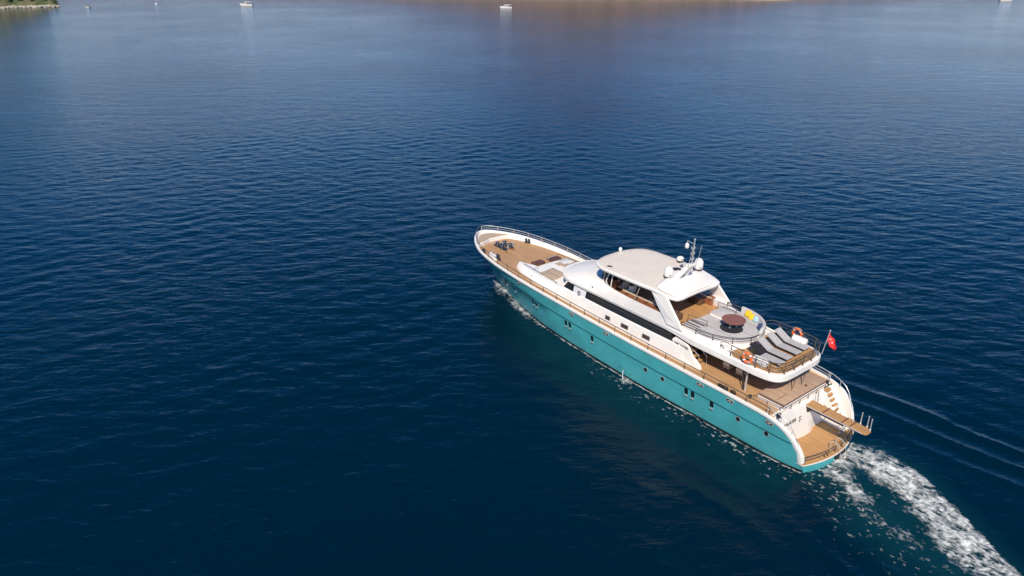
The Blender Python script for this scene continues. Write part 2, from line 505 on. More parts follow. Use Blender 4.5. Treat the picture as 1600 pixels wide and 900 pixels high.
# lettering helper
def lettering(txt, name, size, M, parent, mat, extr=.004, shear=.25):
    cu = bpy.data.curves.new(name, 'FONT')
    cu.body = txt; cu.size = size; cu.extrude = extr; cu.shear = shear; cu.offset = size * .018
    ob = bpy.data.objects.new(name, cu); C.objects.link(ob)
    dg = bpy.context.evaluated_depsgraph_get(); dg.update()
    me = bpy.data.meshes.new_from_object(ob.evaluated_get(dg))
    bpy.data.objects.remove(ob); bpy.data.curves.remove(cu)
    me.transform(M); me.materials.clear(); me.materials.append(mat)
    o = bpy.data.objects.new(name, me); C.objects.link(o); o.parent = parent
    return o
def frame(o, xa, ya):
    xa = Vector(xa).normalized(); ya = Vector(ya); ya = (ya - xa * ya.dot(xa)).normalized(); za = xa.cross(ya)
    m = Matrix((xa, ya, za)).transposed().to_4x4(); m.translation = Vector(o); return m
# stern name: reads from port to starboard
lettering("DEEP WATER", "stern_name", .27, frame((1.625, 2.50, 1.80), (0, -1, 0), (.18, 0, 1)), yacht, M_['ink'])
lettering("BODRUM", "port_of_registry", .14, frame((1.565, 2.15, 1.50), (0, -1, 0), (.18, 0, 1)), yacht, M_['ink'])
# round emblem beside it
mb = MB()
for (cy, cz, r_) in ((.55, 1.92, .07), (.55, 1.74, .08)):
    mb.tube([(1.60 + (cz - 1.9) * .16, cy - r_ * cos(t), cz + r_ * sin(t)) for t in np.linspace(0, 5.2, 14)], .014, 5)
mb.build("stern_emblem", M_['ink'], yacht)

def ccw_(poly):
    ar = sum(poly[i][0] * poly[(i + 1) % len(poly)][1] - poly[(i + 1) % len(poly)][0] * poly[i][1] for i in range(len(poly)))
    return poly if ar > 0 else poly[::-1]
# ---- deckhouse: side walls, window bands, foredeck trunk
wallb = spl([7.2, 9, 12, 16, 19, 21, 23, 24.4, 25.3], [2.42, 2.5, 2.55, 2.56, 2.54, 2.46, 2.30, 2.08, 1.75])
wallt = spl([7.2, 9, 12, 16, 19, 21, 23, 24.4, 25.3], [2.36, 2.42, 2.46, 2.44, 2.30, 2.18, 2.02, 1.82, 1.50])
def wtop(x): return float(np.interp(x, [7.2, 9, 16, 19.3, 20.2, 25.3], [3.84, 3.88, 3.9, 3.86, 3.66, 3.62]))
mb = MB(); rings = []
for x in list(np.arange(8.5, 25.3, .4)) + [25.2]:
    zt = wtop(x); yb, yt = float(wallb(x)), float(wallt(x))
    rings.append([(x, yb, deckz(x) - .05), (x, yb - .01, deckz(x) + .12), (x, (yb + yt) / 2 + .02, (deckz(x) + zt) / 2), (x, yt + .02, zt - .05), (x, yt - .04, zt), (x, yt - .16, zt + .0)])
mb.loft(rings); mb.loft([[(a, -b_, c_) for a, b_, c_ in r] for r in rings if r[0][0] < 23.8], flip=True)
# inner side of the forward wings and their nose
mb2 = MB()
rings = [[(x, float(wallt(x)) - .16, wtop(x)), (x, float(wallt(x)) - .5, deckz(x) - .03)] for x in np.arange(24.0, 25.3, .2)]
mb.loft(rings)
x = 25.2
for sg in (1,):
    mb.add([(x, sg * wallb(x), deckz(x) - .05), (x, sg * (wallt(x) - .04), wtop(x)), (x, sg * (wallt(x) - .16), wtop(x)), (x, sg * (wallt(x) - .5), deckz(x) - .05)], [(0, 1, 2, 3)])
mb.build("deckhouse_wall", M_['white'], yacht, smooth=30)
# trunk top and front
mb = MB(); rings = []
for x in (18.0, 20, 22, 23.0, 23.6):
    w = float(wallt(x)) - .15
    rings.append([(x, w * t, 3.60 + .05 * (1 - t * t)) for t in (1, .7, .35, 0, -.35, -.7, -1)])
w = float(wallt(23.7)) - .15
rings.append([(23.68, w * t, 3.52) for t in (1, .7, .35, 0, -.35, -.7, -1)])
rings.append([(23.82, w * t, 3.1) for t in (1, .7, .35, 0, -.35, -.7, -1)])
mb.loft(rings)
mb.build("coachroof", M_['white'], yacht, smooth=50)
for sg in (1,):
    mb = MB(); mb.prism(ccw_([(25.22, sg * (float(wallt(25.2)) - .05)), (24.6, sg * (float(wallt(24.6)) - .09)), (23.5, sg * (float(wallt(23.5)) - .09)), (23.5, sg * .95), (24.0, sg * 1.0)]), 3.12, 3.617); mb.build("coachroof_wing", M_['white'], yacht, bevel=.02)
# wing wall aft with the curved end
for sg in (1, -1):
    prof = [(8.5, 2.66), (7.25, 2.66), (7.18, 2.95), (7.25, 3.12), (7.5, 3.30), (7.8, 3.50), (8.0, 3.72), (8.12, 3.92), (8.35, 4.06), (8.9, 4.13), (9.28, 4.16), (9.4, 3.9), (9.0, 3.86)]
    mb = MB(); n = len(prof)
    def yy(x, z): return sg * (2.5 + .03 * (z < 2.8) - .12 * max(0, (z - 2.8)) - .10 * max(0, (8.3 - x)) ** 1.5)
    vs = [(a, yy(a, z) + sg * .004, z) for a, z in prof] + [(a, yy(a, z) - sg * .14, z) for a, z in prof]
    fs = [tuple(range(n)), tuple(range(n, 2 * n))[::-1]] + [(i, (i + 1) % n, (i + 1) % n + n, i + n) for i in range(n)]
    mb.add(vs, fs)
    mb.build("wing_wall", M_['white'], yacht, bevel=.02)
lettering("DEEP WATER", "side_name", .175, frame((9.18, 2.43, 3.90), (-1, -.0, -.03), (0, -.12, 1)), yacht, M_['ink'])

def side_panel(x0, x1, zb, zt, off, name, mat, sg=1, lean0=0.0, lean1=0.0, parent=None, thick=.03):
    mb = MB(); rings = []
    for k in range(13):
        t = k / 12; r = []
        for q in range(5):
            u = q / 4
            xb = x0 + (x1 - x0) * t; xx = xb + u * (lean0 * (1 - t) + lean1 * t)
            z = zb(xb) + (zt(xb) - zb(xb)) * u
            y = float(wallt(xb)) - .04 + (2.22 - (float(wallt(xb)) - .04)) * u if xb < 18.6 else float(wallt(xb)) - .04 - .14 * u
            r.append((xx, sg * (y + off), z))
        rings.append(r)
    mb.loft(rings, flip=sg > 0)
    rin = [[(a, b_ - sg * thick, c_) for a, b_, c_ in r] for r in rings]
    mb.loft(rin, flip=sg < 0)
    for r, q in ((rings[0], rin[0]), (rings[-1], rin[-1]), ([r[0] for r in rings], [r[0] for r in rin]), ([r[-1] for r in rings], [r[-1] for r in rin])):
        mb.loft([r, q])
    return mb.build(name, mat, parent or yacht)
for sg in (1, -1):
    g = side_panel(9.25, 17.0, lambda x: wtop(x) + .0, lambda x: 4.44, 0, "window_band", M_['glass'], sg, .35, 0)
    for xm in (10.2, 11.6, 13.0, 14.3, 15.5, 16.2):
        side_panel(xm, xm + .05, lambda x: wtop(x) + .0, lambda x: 4.2, .012, "mullion", M_['dark'] if False else M_['rail_brown'], sg, .03, .03, g, .02)
    mb = MB(); mb.tube([(x, sg * (float(wallt(x)) - .04 + (2.22 - float(wallt(x)) + .04) * .55 + .02), wtop(x) + .31) for x in np.arange(9.6, 17, .4)], .012, 5)
    mb.build("window_rail", M_['rail_brown'], g)
    side_panel(17.0, 18.25, lambda x: wtop(x), lambda x: 4.3, .006, "window_pillar", M_['white2'], sg, 0, 0)
    side_panel(18.25, 19.35, lambda x: wtop(x), lambda x: 4.44 if x < 18.8 else 4.44 - (x - 18.8) * .35, 0, "quarter_window", M_['glass'], sg, 0, -.25)
    mb = MB()
    mb.tube([(19.42, sg * 2.24, 3.84), (19.05, sg * 2.12, 4.36)], .07, 6)
    mb.build("corner_pillar", M_['white'], yacht)
# emblem on the pillar
mb = MB()
mb.tube([(17.6 + .13 * cos(t), 2.36 + .02 - .07 * sin(t) * .5, 4.02 + .14 * sin(t)) for t in np.linspace(0, 2 * pi, 20)[:-1]], .016, 5, True)
mb.tube([(17.6 + .06 * cos(t), 2.36 + .02 - .03 * sin(t) * .5, 4.02 + .07 * sin(t)) for t in np.linspace(0, 2 * pi, 14)[:-1]], .014, 5, True)
mb.build("round_emblem", M_['ink'], yacht)
# windscreen below the roof brow
mb = MB(); rings = []
for y in np.linspace(-2.1, 2.1, 15):
    q = (y / 2.1) ** 2
    rings.append([(20.25 - .95 * q, y, 3.62), (19.95 - .95 * q, y * .97, 4.42)])
mb.loft(rings); mb.build("windscreen", M_['glass'], yacht)
# vents low in the side wall
for x, w in ((14.62, .42), (13.1, .62), (11.28, .62)):
    z = 3.4; y = (float(wallb(x)) + float(wallt(x))) / 2 + .03
    mb = MB(); mb.box((x, y + .005, z), (w, .03, .26), rx=R(7))
    vt = mb.build("wall_vent", M_['rail_brown'], yacht)
    mb = MB()
    for k in range(4): mb.box((x, y + .024 - .008 * (k - 1.5), z - .075 + .05 * k), (w * .85, .012, .022))
    mb.build("vent_slat", M_['dark'], vt)

# ---- upper deck: fascia, shelf, coaming, wheelhouse roof
def sym(half):          # half outline from aft centre to forward centre with y>0 -> closed outline
    return half + [(a, -b_) for a, b_ in half[::-1] if abs(b_) > 1e-6]
half_out = catmull([(2.2, 0), (2.2, .9), (2.24, 1.5), (2.4, 1.92), (2.75, 2.2), (3.4, 2.34), (5.2, 2.38), (7.4, 2.40), (9.5, 2.33), (13, 2.30), (16, 2.30), (18, 2.29), (19.2, 2.18), (20.0, 1.75), (20.5, 1.1), (20.68, .5), (20.7, 0)], 6)
ring_h = lambda off, z: None
def offs(poly, d):
    out = []; n = len(poly)
    for i in range(n):
        a = np.array(poly[i - 1]); b_ = np.array(poly[i]); c = np.array(poly[(i + 1) % n])
        t = c - a; t = t / max(np.linalg.norm(t), 1e-9)
        out.append((b_[0] - t[1] * d, b_[1] + t[0] * d))
    return out
def ccw(poly):
    ar = sum(poly[i][0] * poly[(i + 1) % len(poly)][1] - poly[(i + 1) % len(poly)][0] * poly[i][1] for i in range(len(poly)))
    return poly if ar > 0 else poly[::-1]
OUT = ccw(sym(half_out))
mb = MB()
zl = lambda a, z: z + (4.65 - z) * .40 * min(1, max(0, (a - 8) / 1.8))
rg = [[(a, b_, zl(a, z)) for a, b_ in offs(OUT, d)] for d, z in ((.25, 4.22), (.03, 4.23), (0, 4.27), (.0, 4.45), (.01, 4.60), (.05, 4.64), (.12, 4.65))]
mb.loft(rg, closed=True)
mb.add([p for p in rg[0]], [tuple(range(len(OUT)))[::-1]])
mb.add([p for p in rg[-1]], [tuple(range(len(OUT)))])
mb.build("upper_deck_slab", M_['white'], yacht, smooth=24)

# flying-bridge coaming and roof: from outer outline up to the cockpit lip (half outlines matched by parameter)
def resample(pts, n):
    P = np.array(pts); d = np.r_[0, np.cumsum(np.linalg.norm(np.diff(P, axis=0), axis=1))]
    t = np.linspace(0, d[-1], n); return np.c_[np.interp(t, d, P[:, 0]), np.interp(t, d, P[:, 1])]
nseg = 40
hA = resample(catmull([(5.0, 2.37), (7.4, 2.40), (9.5, 2.37), (13, 2.36), (15.2, 2.36)], 6), 22)
hB = resample(catmull([(15.2, 2.36), (17, 2.35), (18.3, 2.30), (19.2, 2.16), (20.0, 1.74), (20.5, 1.1), (20.66, .5), (20.68, 0)], 6), 24)[1:]
iA = resample(catmull([(5.4, 2.12), (7.4, 2.18), (10, 2.30), (13, 2.28), (14.3, 2.19)], 6), 22)
iB = resample(catmull([(14.3, 2.19), (15.2, 2.02), (16.0, 1.68), (16.6, 1.28), (16.95, .8), (17.1, .4), (17.15, 0)], 6), 24)[1:]
lo = np.r_[hA, hB]; li = np.r_[iA, iB]
def lipz(x): return float(np.interp(x, [5.0, 6.5, 8.7, 9.4, 10.0, 17.2], [4.72, 4.80, 5.0, 5.22, 5.32, 5.32]))
rings = []
for (a, b_), (c, d) in zip(lo, li):
    zt = lipz(c); r = []
    for u in (0, .04, .12, .25, .4, .55, .7, .85, .95, 1.0):
        hgt = 1 - (1 - u) ** 1.9 if True else u
        front = min(1, max(0, (a - 17) / 3))
        side = u ** .9
        h = hgt * (.35 + .65 * front) + side * (.65 - .65 * front)
        r.append((a + (c - a) * u, b_ + (d - b_) * u, 4.55 + (zt - 4.55) * h))
    r.append((c - .02, d - .06, zt - .02)); r.append((c - .02, d - .08, 4.7))
    rings.append(r)
mb = MB(); mb.loft(rings); mb.mirror()
mb.build("flybridge_coaming", M_['white'], yacht, smooth=40)
for (x, y, z) in ((17.35, 1.99, 4.86), (16.45, 2.22, 4.84)):
    mb = MB(); mb.lathe([(.07, -.02), (.07, .03), (.04, .05)], (x, y, z), 10); mb.build("roof_fitting", M_['black'], yacht)

# upper teak decks
mb = MB()
half = catmull([(2.38, 0), (2.38, .85), (2.44, 1.4), (2.6, 1.75), (2.92, 2.0), (3.45, 2.14), (4.6, 2.18), (5.6, 2.18)], 5)
mb.prism(sym(half), 4.64, 4.668)
mb.build("sun_deck", M_['teak2'], yacht)
mb = MB()
FLY = ccw(sym([(8.6, 0), (8.6, 2.1), (12, 2.25), (14.3, 2.12), (15.6, 1.8), (16.5, 1.2), (16.95, .5), (17.0, 0)]))
mb.prism(FLY, 4.66, 4.80)
mb.build("flybridge_deck", M_['teak2'], yacht)

# sofa island behind the hardtop
def ell(cx, a, b_, x0=None, n=36):
    pts = []
    for t in np.linspace(pi / 2, 3 * pi / 2, n): pts.append((cx + a * cos(t), b_ * sin(t)))
    return pts
mb = MB()
pl = ell(7.7, 2.62, 2.2) + [(9.1, -2.2), (9.1, 2.2)]
mb.prism(pl, 4.62, 4.92, inset=.05)
mb.build("sofa_plinth", M_['white'], yacht, bevel=.02)
sofa = None
mb = MB()
pl = ell(7.55, 2.33, 2.04) + [(7.9, -2.03), (7.9, -.2), (7.9, .55), (7.9, 2.03)]
mb.prism(pl, 4.90, 5.13, rnd=.05)
sofa = mb.build("curved_sofa", M_['grey'], yacht, smooth=40)
mb = MB(); rings = []
for t in np.linspace(pi * .985, 3 * pi / 2 + .1, 26):
    ca, sa = cos(t), sin(t); h = 5.52 - .0
    fz = min(1, max(.0, (t - pi * .985) / .25)); h = 5.16 + (h - 5.16) * fz
    rings.append([(7.55 + (2.33 + o) * ca, (2.04 + o) * sa, z) for o, z in ((-.20, 5.08), (-.16, h - .05), (-.10, h), (-.02, h - .01), (.05, h - .06), (.05, 4.95))])
mb.loft(rings, closed=True); mb.add(rings[0], [tuple(range(6))]); mb.add(rings[-1], [tuple(range(6))[::-1]])
mb.build("backrest", M_['grey'], sofa, smooth=50)
# seams across the seat
mb = MB()
for yq in (-1.0, .1, 1.1):
    w = 2.33 * math.sqrt(max(0, 1 - (yq / 2.04) ** 2))
    mb.box(((7.9 + 7.6 - w) / 2, yq, 5.131), (w + .2, .02, .008))
mb.build("seam", M_['rail_brown'], sofa)
for sg, (y0, y1, x0, x1) in ((1, (.92, 2.0, 7.95, 9.05)), (-1, (-1.95, -.55, 7.95, 9.05))):
    mb = MB(); mb.prism([(x0, y0), (x1, y0), (x1, y1), (x0, y1)], 4.82, 5.0); ch = mb.build("chaise", M_['white'], yacht, bevel=.02)
    mb = MB(); mb.prism([(x0 + .02, y0 + .02), (x1 - .02, y0 + .02), (x1 - .02, y1 - .02), (x0 + .02, y1 - .02)], 4.99, 5.12, rnd=.04); mb.build("cushion", M_['grey'], ch, smooth=40)
    if sg == 1:
        mb = MB(); mb.box((8.5, 1.3, 5.124), (1.0, .14, .012)); mb.box((8.5, 1.66, 5.124), (1.0, .12, .012)); mb.build("dark_stripe", M_['rail_brown'], ch)
mb = MB(); mb.prism([(7.9, -.5), (9.1, -.5), (9.1, .9), (7.9, .9)], 4.80, 4.935); mb.build("sofa_step", M_['grey'], yacht)

# ---- hardtop
half_ht = catmull([(9.62, 0), (9.58, .9), (9.55, 1.65), (9.66, 1.98), (10.1, 2.2), (11.3, 2.36), (13.3, 2.47), (14.8, 2.46), (15.65, 2.40), (16.25, 2.14), (16.66, 1.6), (16.88, .85), (16.93, .3), (16.93, 0)], 5)
HT = ccw(sym(half_ht))
def htz(x, y=0): return float(np.interp(x, [9.5, 11.3, 13, 16.9], [6.42, 6.62, 6.62, 6.56])) + .0
mb = MB()
rg = []
cx0 = 13.0
for sc_, dz_ in ((.96, -.13), (.995, -.10), (1.0, -.03), (.995, .0), (.97, .02), (.9, .035), (.7, .06), (.4, .08), (.15, .085)):
    rg.append([(cx0 + (a - cx0) * sc_, b_ * sc_, htz(cx0 + (a - cx0) * sc_) + dz_) for a, b_ in HT])
mb.loft(rg, closed=True)
mb.add(rg[0], [tuple(range(len(HT)))[::-1]]); mb.add(rg[-1], [tuple(range(len(HT)))])
mb.build("hardtop", M_['canopy'], yacht, smooth=45)
# white edge band of the hardtop
mb = MB()
mb.loft([[(a, b_, htz(a) + z) for a, b_ in offs(HT, d)] for d, z in ((.0, -.14), (-.025, -.08), (-.02, -.0), (.04, .025), (.10, .035))], closed=True)
mb.build("hardtop_edge", M_['white'], yacht, smooth=50)
# raised aft roof fairing
mb = MB(); rings = []
for x, dzz, w in ((11.75, .03, 1.35), (11.62, .13, 1.75), (11.35, .19, 2.0), (11.0, .17, 2.15), (10.5, .11, 2.12), (10.0, .085, 1.98), (9.72, .07, 1.9), (9.6, .03, 1.86)):
    rings.append([(x - .22 * (abs(t) ** 2) * (1 if x > 11 else 0), w * t, htz(x) + dzz * (1 - .25 * t ** 4) + .10 * (1 - t * t) * (1 if x > 10 else .75)) for t in np.linspace(1, -1, 15)])
mb.loft(rings)
mb.build("roof_fairing", M_['white'], yacht, smooth=60)
# arch legs
for sg in (1, -1):
    f = sg * 1.0
    def ring(xa, xb, y, z, th=.16): return [(xa, f * y, z), (xb, f * y, z), (xb, f * (y - th), z), (xa, f * (y - th), z)]
    mb = MB()
    rr = [ring(11.45, 10.25, 2.30, 6.50), ring(11.15, 9.95, 2.33, 6.2), ring(10.75, 9.5, 2.38, 5.75), ring(10.3, 9.05, 2.42, 5.3), ring(10.0, 8.8, 2.43, 5.0), ring(9.9, 8.72, 2.43, 4.85)]
    mb.loft(rr, closed=True); mb.add(rr[0], [(0, 1, 2, 3)]); mb.add(rr[-1], [(3, 2, 1, 0)])
    leg = mb.build("arch_leg", M_['white'], yacht, bevel=.03)
    mb = MB()
    pts = [(11.25, 2.315, 6.42), (10.62, 2.35, 6.05), (9.75, 2.405, 5.4), (9.35, 2.43, 5.22), (10.2, 2.42, 5.24)]
    vs = [(a, f * (b_ + .012), c_) for a, b_, c_ in pts] + [(a, f * (b_ - .01), c_) for a, b_, c_ in pts]
    n = 5
    mb.add(vs, [tuple(range(n)), tuple(range(n, 2 * n))[::-1]] + [(i, (i + 1) % n, (i + 1) % n + n, i + n) for i in range(n)])
    mb.build("side_panel", M_['white2'], leg)
# mast
mb = MB()
for sg in (.42, -.42):
    rr = [[(11.42, sg * 1.0 + .13, 6.72), (11.02, sg * 1.0 + .13, 6.72), (11.02, sg * 1.0 - .13, 6.72), (11.42, sg * 1.0 - .13, 6.72)],
          [(10.62, sg * .32 + .09, 7.8), (10.34, sg * .32 + .09, 7.8), (10.34, sg * .32 - .09, 7.8), (10.62, sg * .32 - .09, 7.8)]]
    mb.loft(rr, closed=True); mb.add(rr[1], [(0, 1, 2, 3)])
mb.box((10.46, 0, 7.86), (.34, .5, .12)); 
mb.box((11.6, .0, 6.82), (.5, 1.3, .14))
mast = mb.build("radar_mast", M_['white'], yacht, bevel=.02)
mb = MB()
mb.tube([(10.36, 0, 7.9), (10.33, 0, 9.5)], [.05, .035], 8)
mb.tube([(10.30, 0, 9.22), (10.86, 0, 9.3)], .02, 6); mb.tube([(10.86, 0, 9.3), (10.86, 0, 9.12)], .015, 6)
for z in (8.25, 8.6, 8.95): mb.box((10.36, 0, z), (.07, .34, .04)); mb.box((10.40, .12, z + .06), (.06, .06, .09)); mb.box((10.40, -.12, z + .06), (.06, .06, .09))
mb.lathe([(.055, 0), (.06, .06), (.02, .1)], (10.33, 0, 9.48), 8)
mb.build("mast_pole", M_['chrome'], mast)
mb = MB(); mb.lathe([(.03, .18), (.10, .12), (.125, 0), (.12, -.12), (.07, -.17)][::-1], (10.86, 0, 8.98), 14); mb.build("mast_light", M_['white'], mast, smooth=60)
mb = MB(); mb.tube([(10.42, -.62, 8.0), (10.26, -.62, 9.0)], .016, 6); mb.tube([(10.39, .3, 7.8), (10.19, .3, 9.0)], .016, 6); mb.tube([(10.42, -.62, 8.02), (10.46, -.1, 7.9)], .02, 6); mb.build("whip_antenna", M_['chrome'], mast)
def dome(name, x, y, z, r, h):
    mb = MB(); prof = [(r * .9, 0), (r, .06), (r * 1.02, h * .45)] + [(r * 1.02 * cos(a), h * .45 + h * .55 * sin(a)) for a in np.linspace(.15, 1.45, 9)] + [(.01, h)]
    mb.lathe(prof, (x, y, z), 24); d = mb.build(name, M_['white'], yacht, smooth=50)
    mb = MB(); mb.lathe([(r * .85, -.10), (r * .95, -.02), (r * .92, .01)], (x, y, z), 24); mb.lathe([(r * .4, -.22), (r * .4, -.08)], (x, y, z), 12); mb.build("dome_base", M_['dark'], d)
    mb = MB()
    for k in range(5): mb.box((x - r * 1.02 * cos(.25 + .12 * k) - .004, y + 0 + r * 1.02 * sin(.25 + .12 * k) - .0, z + .13), (.012, .035, .05), rz=-(.25 + .12 * k))
    mb.build("dome_marking", M_['rail_brown'], d)
dome("satellite_dome", 11.55, .62, 6.92, .275, .64)
dome("satellite_dome", 11.22, -1.80, 6.92, .285, .68)
dome("small_dome", 12.95, -2.12, 6.82, .22, .27)
mb = MB(); mb.tube([(12.95, -2.12, 6.66), (12.3, -1.8, 6.78), (11.5, -1.5, 6.84)], .035, 6); mb.box((12.35, -1.85, 6.74), (.16, .12, .1)); mb.build("dome_bracket", M_['white'], yacht)
mb = MB(); mb.lathe([(.27, 0), (.28, .03), (.24, .045)], (12.22, -.95, 6.715), 24); mb.build("roof_hatch", M_['black'], yacht)
mb = MB(); mb.lathe([(.32, 0), (.33, .02), (.29, .03)], (12.22, -.95, 6.702), 24); mb.build("roof_hatch_ring", M_['white2'], yacht)
mb = MB(); mb.box((12.05, .05, 6.80), (.05, .42, .05)); mb.box((12.0, .22, 6.82), (.1, .08, .1)); mb.box((11.95, -.12, 6.82), (.1, .08, .1)); mb.build("horn", M_['chrome'], yacht)
mb = MB(); mb.lathe([(.05, -.08), (.055, .02), (.11, .08), (.12, .2), (.08, .28), (.01, .3)], (16.75, -.5, 6.62), 14); mb.build("roof_light", M_['white'], yacht, smooth=60)
mb = MB(); mb.box((15.3, 1.92, 6.64), (.34, .16, .06), rz=.3); mb.build("navigation_light", M_['dark'], yacht, bevel=.02)

# ---- flying bridge fittings under the hardtop
# windscreen glass
mb = MB(); rings = []
wl = [(a, b_) for a, b_ in iB if a > 14.9]
for (a, b_) in wl + [(a, -b_) for a, b_ in wl[::-1][1:]]:
    ta, tb = 13.0 + (a - 13.0) * .93, b_ * .97
    rings.append([(a, b_, 5.28), (a * .6 + ta * .4, b_ * .6 + tb * .4, 5.8), (ta, tb, 6.5)])
mb.loft(rings)
ws = mb.build("flybridge_windscreen", M_['clear'], yacht, smooth=40)
for k in range(0, len(rings), 7):
    mb = MB(); mb.tube(rings[k], .035, 6); mb.build("windscreen_mullion", M_['white'], ws)
mb = MB(); mb.tube([r[0] for r in rings], .035, 6); mb.build("windscreen_frame", M_['dark'], ws)
mb = MB(); mb.tube([(15.05, 2.1, 5.28), (15.5, 1.98, 5.55), (15.35, 1.95, 6.0), (14.9, 2.1, 6.5)], .04, 6); mb.build("windscreen_side_frame", M_['white'], ws)
for sg in (1, -1):
    mb = MB(); mb.tube([(12.7, sg * 2.28, 5.28), (12.2, sg * 2.30, 6.55)], .025, 6); mb.build("roof_post", M_['chrome'], yacht)
    mb = MB(); mb.box((12.05, sg * 1.95, 5.05), (4.3, .40, .5)); sb = mb.build("side_cabinet", M_['mahog'], yacht, bevel=.01)
    mb = MB(); mb.box((12.05, sg * 1.72, 5.33), (4.3, .07, .05)); mb.build("cabinet_trim", M_['cream'], sb)
    mb = MB()
    for k in range(5):
        mb = MB(); mb.box((10.4 + .8 * k, sg * 1.97, 5.315), (.05, .3, .03)); mb.build("cabinet_divider", M_['dark'], sb)
mb = MB(); mb.prism(ccw([(15.6, -1.6), (16.3, -1.1), (16.6, -.3), (16.6, .3), (16.3, 1.1), (15.6, 1.6), (15.3, 1.2), (15.3, -1.2)]), 4.8, 5.42); mb.build("helm_console", M_['mahog'], yacht, bevel=.03)
mb = MB(); mb.box((15.75, .55, 5.5), (.5, 1.2, .1), ry=R(25)); mb.build("instrument_panel", M_['black'], yacht)
mb = MB()
mb.tube([(15.2 + .05 * sin(t) * 0 + .08 * sin(t), .9 + .24 * cos(t), 5.45 + .24 * sin(t)) for t in np.linspace(0, 2 * pi, 20)[:-1]], .02, 6, True)
mb.tube([(15.3, .9, 5.4), (15.2, .9, 5.45)], .03, 6)
mb.build("steering_wheel", M_['chrome'], yacht)
def helm_chair(x, y, mat, nm="helm_chair"):
    mb = MB(); mb.lathe([(.2, 4.8), (.06, 4.84), (.06, 5.05)], (x, y, 0), 12); ch = mb.build(nm, M_['chrome'], yacht)
    mb = MB(); mb.prism([(x - .3, y - .27), (x + .27, y - .27), (x + .27, y + .27), (x - .3, y + .27)], 5.03, 5.16, rnd=.05); mb.build("seat", mat, ch, smooth=50)
    mb = MB()
    rr = [[(x - .26 - .09 * (z - 5.1) * 2 - .1 * (1 - q * q) * -1 * .0 + (.12 * q * q), y + .3 * q, z) for q in np.linspace(-1, 1, 9)] + [(x - .36 - .09 * (z - 5.1) * 2 + (.12 * q * q), y + .33 * q, z) for q in np.linspace(1, -1, 9)] for z in (5.1, 5.3, 5.5, 5.62)]
    mb.loft(rr, closed=True); mb.add(rr[-1], [tuple(range(18))]); mb.build("backrest", mat, ch, smooth=50)
helm_chair(14.9, .95, M_['cream']); helm_chair(14.15, 1.15, M_['white'], "helm_chair")
helm_chair(14.9, -.3, M_['cream'])
# lounge corner: bench, low table, bar
mb = MB(); mb.prism(ccw([(11.6, -1.8), (14.2, -1.8), (14.2, -1.2), (11.6, -1.2)]), 4.8, 5.08, rnd=.04); bn = mb.build("lounge_bench", M_['cream'], yacht, smooth=40)
mb = MB(); mb.box((12.9, -1.76, 5.2), (2.6, .14, .3)); mb.build("backrest", M_['cream'], bn, bevel=.03)
mb = MB(); mb.box((12.4, -.6, 5.12), (1.3, .75, .05)); mb.box((12.4, -.6, 4.95), (.12, .12, .3)); mb.build("cabin_table", M_['mahog'], yacht, bevel=.01)
mb = MB(); mb.box((11.55, 1.35, 5.14), (1.7, .5, .10)); mb.build("bar_top", M_['cream'], yacht, bevel=.02)
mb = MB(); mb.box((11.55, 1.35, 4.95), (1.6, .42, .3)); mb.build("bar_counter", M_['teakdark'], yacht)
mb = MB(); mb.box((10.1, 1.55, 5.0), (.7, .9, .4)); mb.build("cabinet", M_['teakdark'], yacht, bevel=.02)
mb = MB(); mb.box((9.9, -2.12, 5.0), (1.5, .3, .4)); mb.build("cabinet", M_['white2'], yacht, bevel=.02)
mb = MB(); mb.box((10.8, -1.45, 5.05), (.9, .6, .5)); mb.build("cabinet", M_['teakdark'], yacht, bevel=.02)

# ---- rails
def rail(name, path, h, spacing, mids=1, r=.021, mat=None, parent=None, post_ends=True, drop=0.0):
    """path = foot line; top rail h above it, posts every `spacing`"""
    P = np.array(path, float); d = np.r_[0, np.cumsum(np.linalg.norm(np.diff(P, axis=0), axis=1))]
    L = d[-1]; at = lambda s: np.array([np.interp(s, d, P[:, k]) for k in range(3)])
    hh = h if callable(h) else (lambda s, L=L: h)
    mb = MB()
    ts = np.linspace(0, L, max(2, int(L / .25)))
    mb.tube([tuple(at(s) + [0, 0, hh(s)]) for s in ts], r * 1.15, 6)
    rl = mb.build(name, mat or M_['rail_brown'], parent or yacht, smooth=60)
    for k in range(mids):
        mb = MB(); mb.tube([tuple(at(s) + [0, 0, hh(s) * (k + 1) / (mids + 1)]) for s in ts], r * .75, 5); mb.build("mid_rail", mat or M_['rail_brown'], rl, smooth=60)
    n = max(1, round(L / spacing))
    for k in range(n + 1):
        s = L * k / n; p = at(s)
        mb = MB(); mb.tube([tuple(p), tuple(p + [0, 0, hh(s)])], r, 6); mb.lathe([(r * 2, 0), (r * 2, .02), (r, .04)], tuple(p), 8)
        mb.build("post", mat or M_['rail_brown'], rl)
    return rl
def capline(x0, x1, inset=.11, sg=1):
    out = []
    for i, p in enumerate(CAP):
        if x0 <= p[0] <= x1:
            a = CAP[max(i - 1, 0)]; c = CAP[min(i + 1, len(CAP) - 1)]
            tx, ty = c[0] - a[0], c[1] - a[1]; l = math.hypot(tx, ty)
            nx, ny = (ty / l, -tx / l) if i < len(CAP) - 1 else (-1, 0)
            out.append((p[0] + nx * inset, sg * max(p[1] + ny * inset, 0), p[2]))
    return out
pr = capline(2.0, 32.5)
rail("deck_rail", pr, .38, 1.45, 0, .023)
rail("deck_rail", [(a, -b_, c) for a, b_, c in pr], .38, 1.45, 1, .026, M_['chrome'])
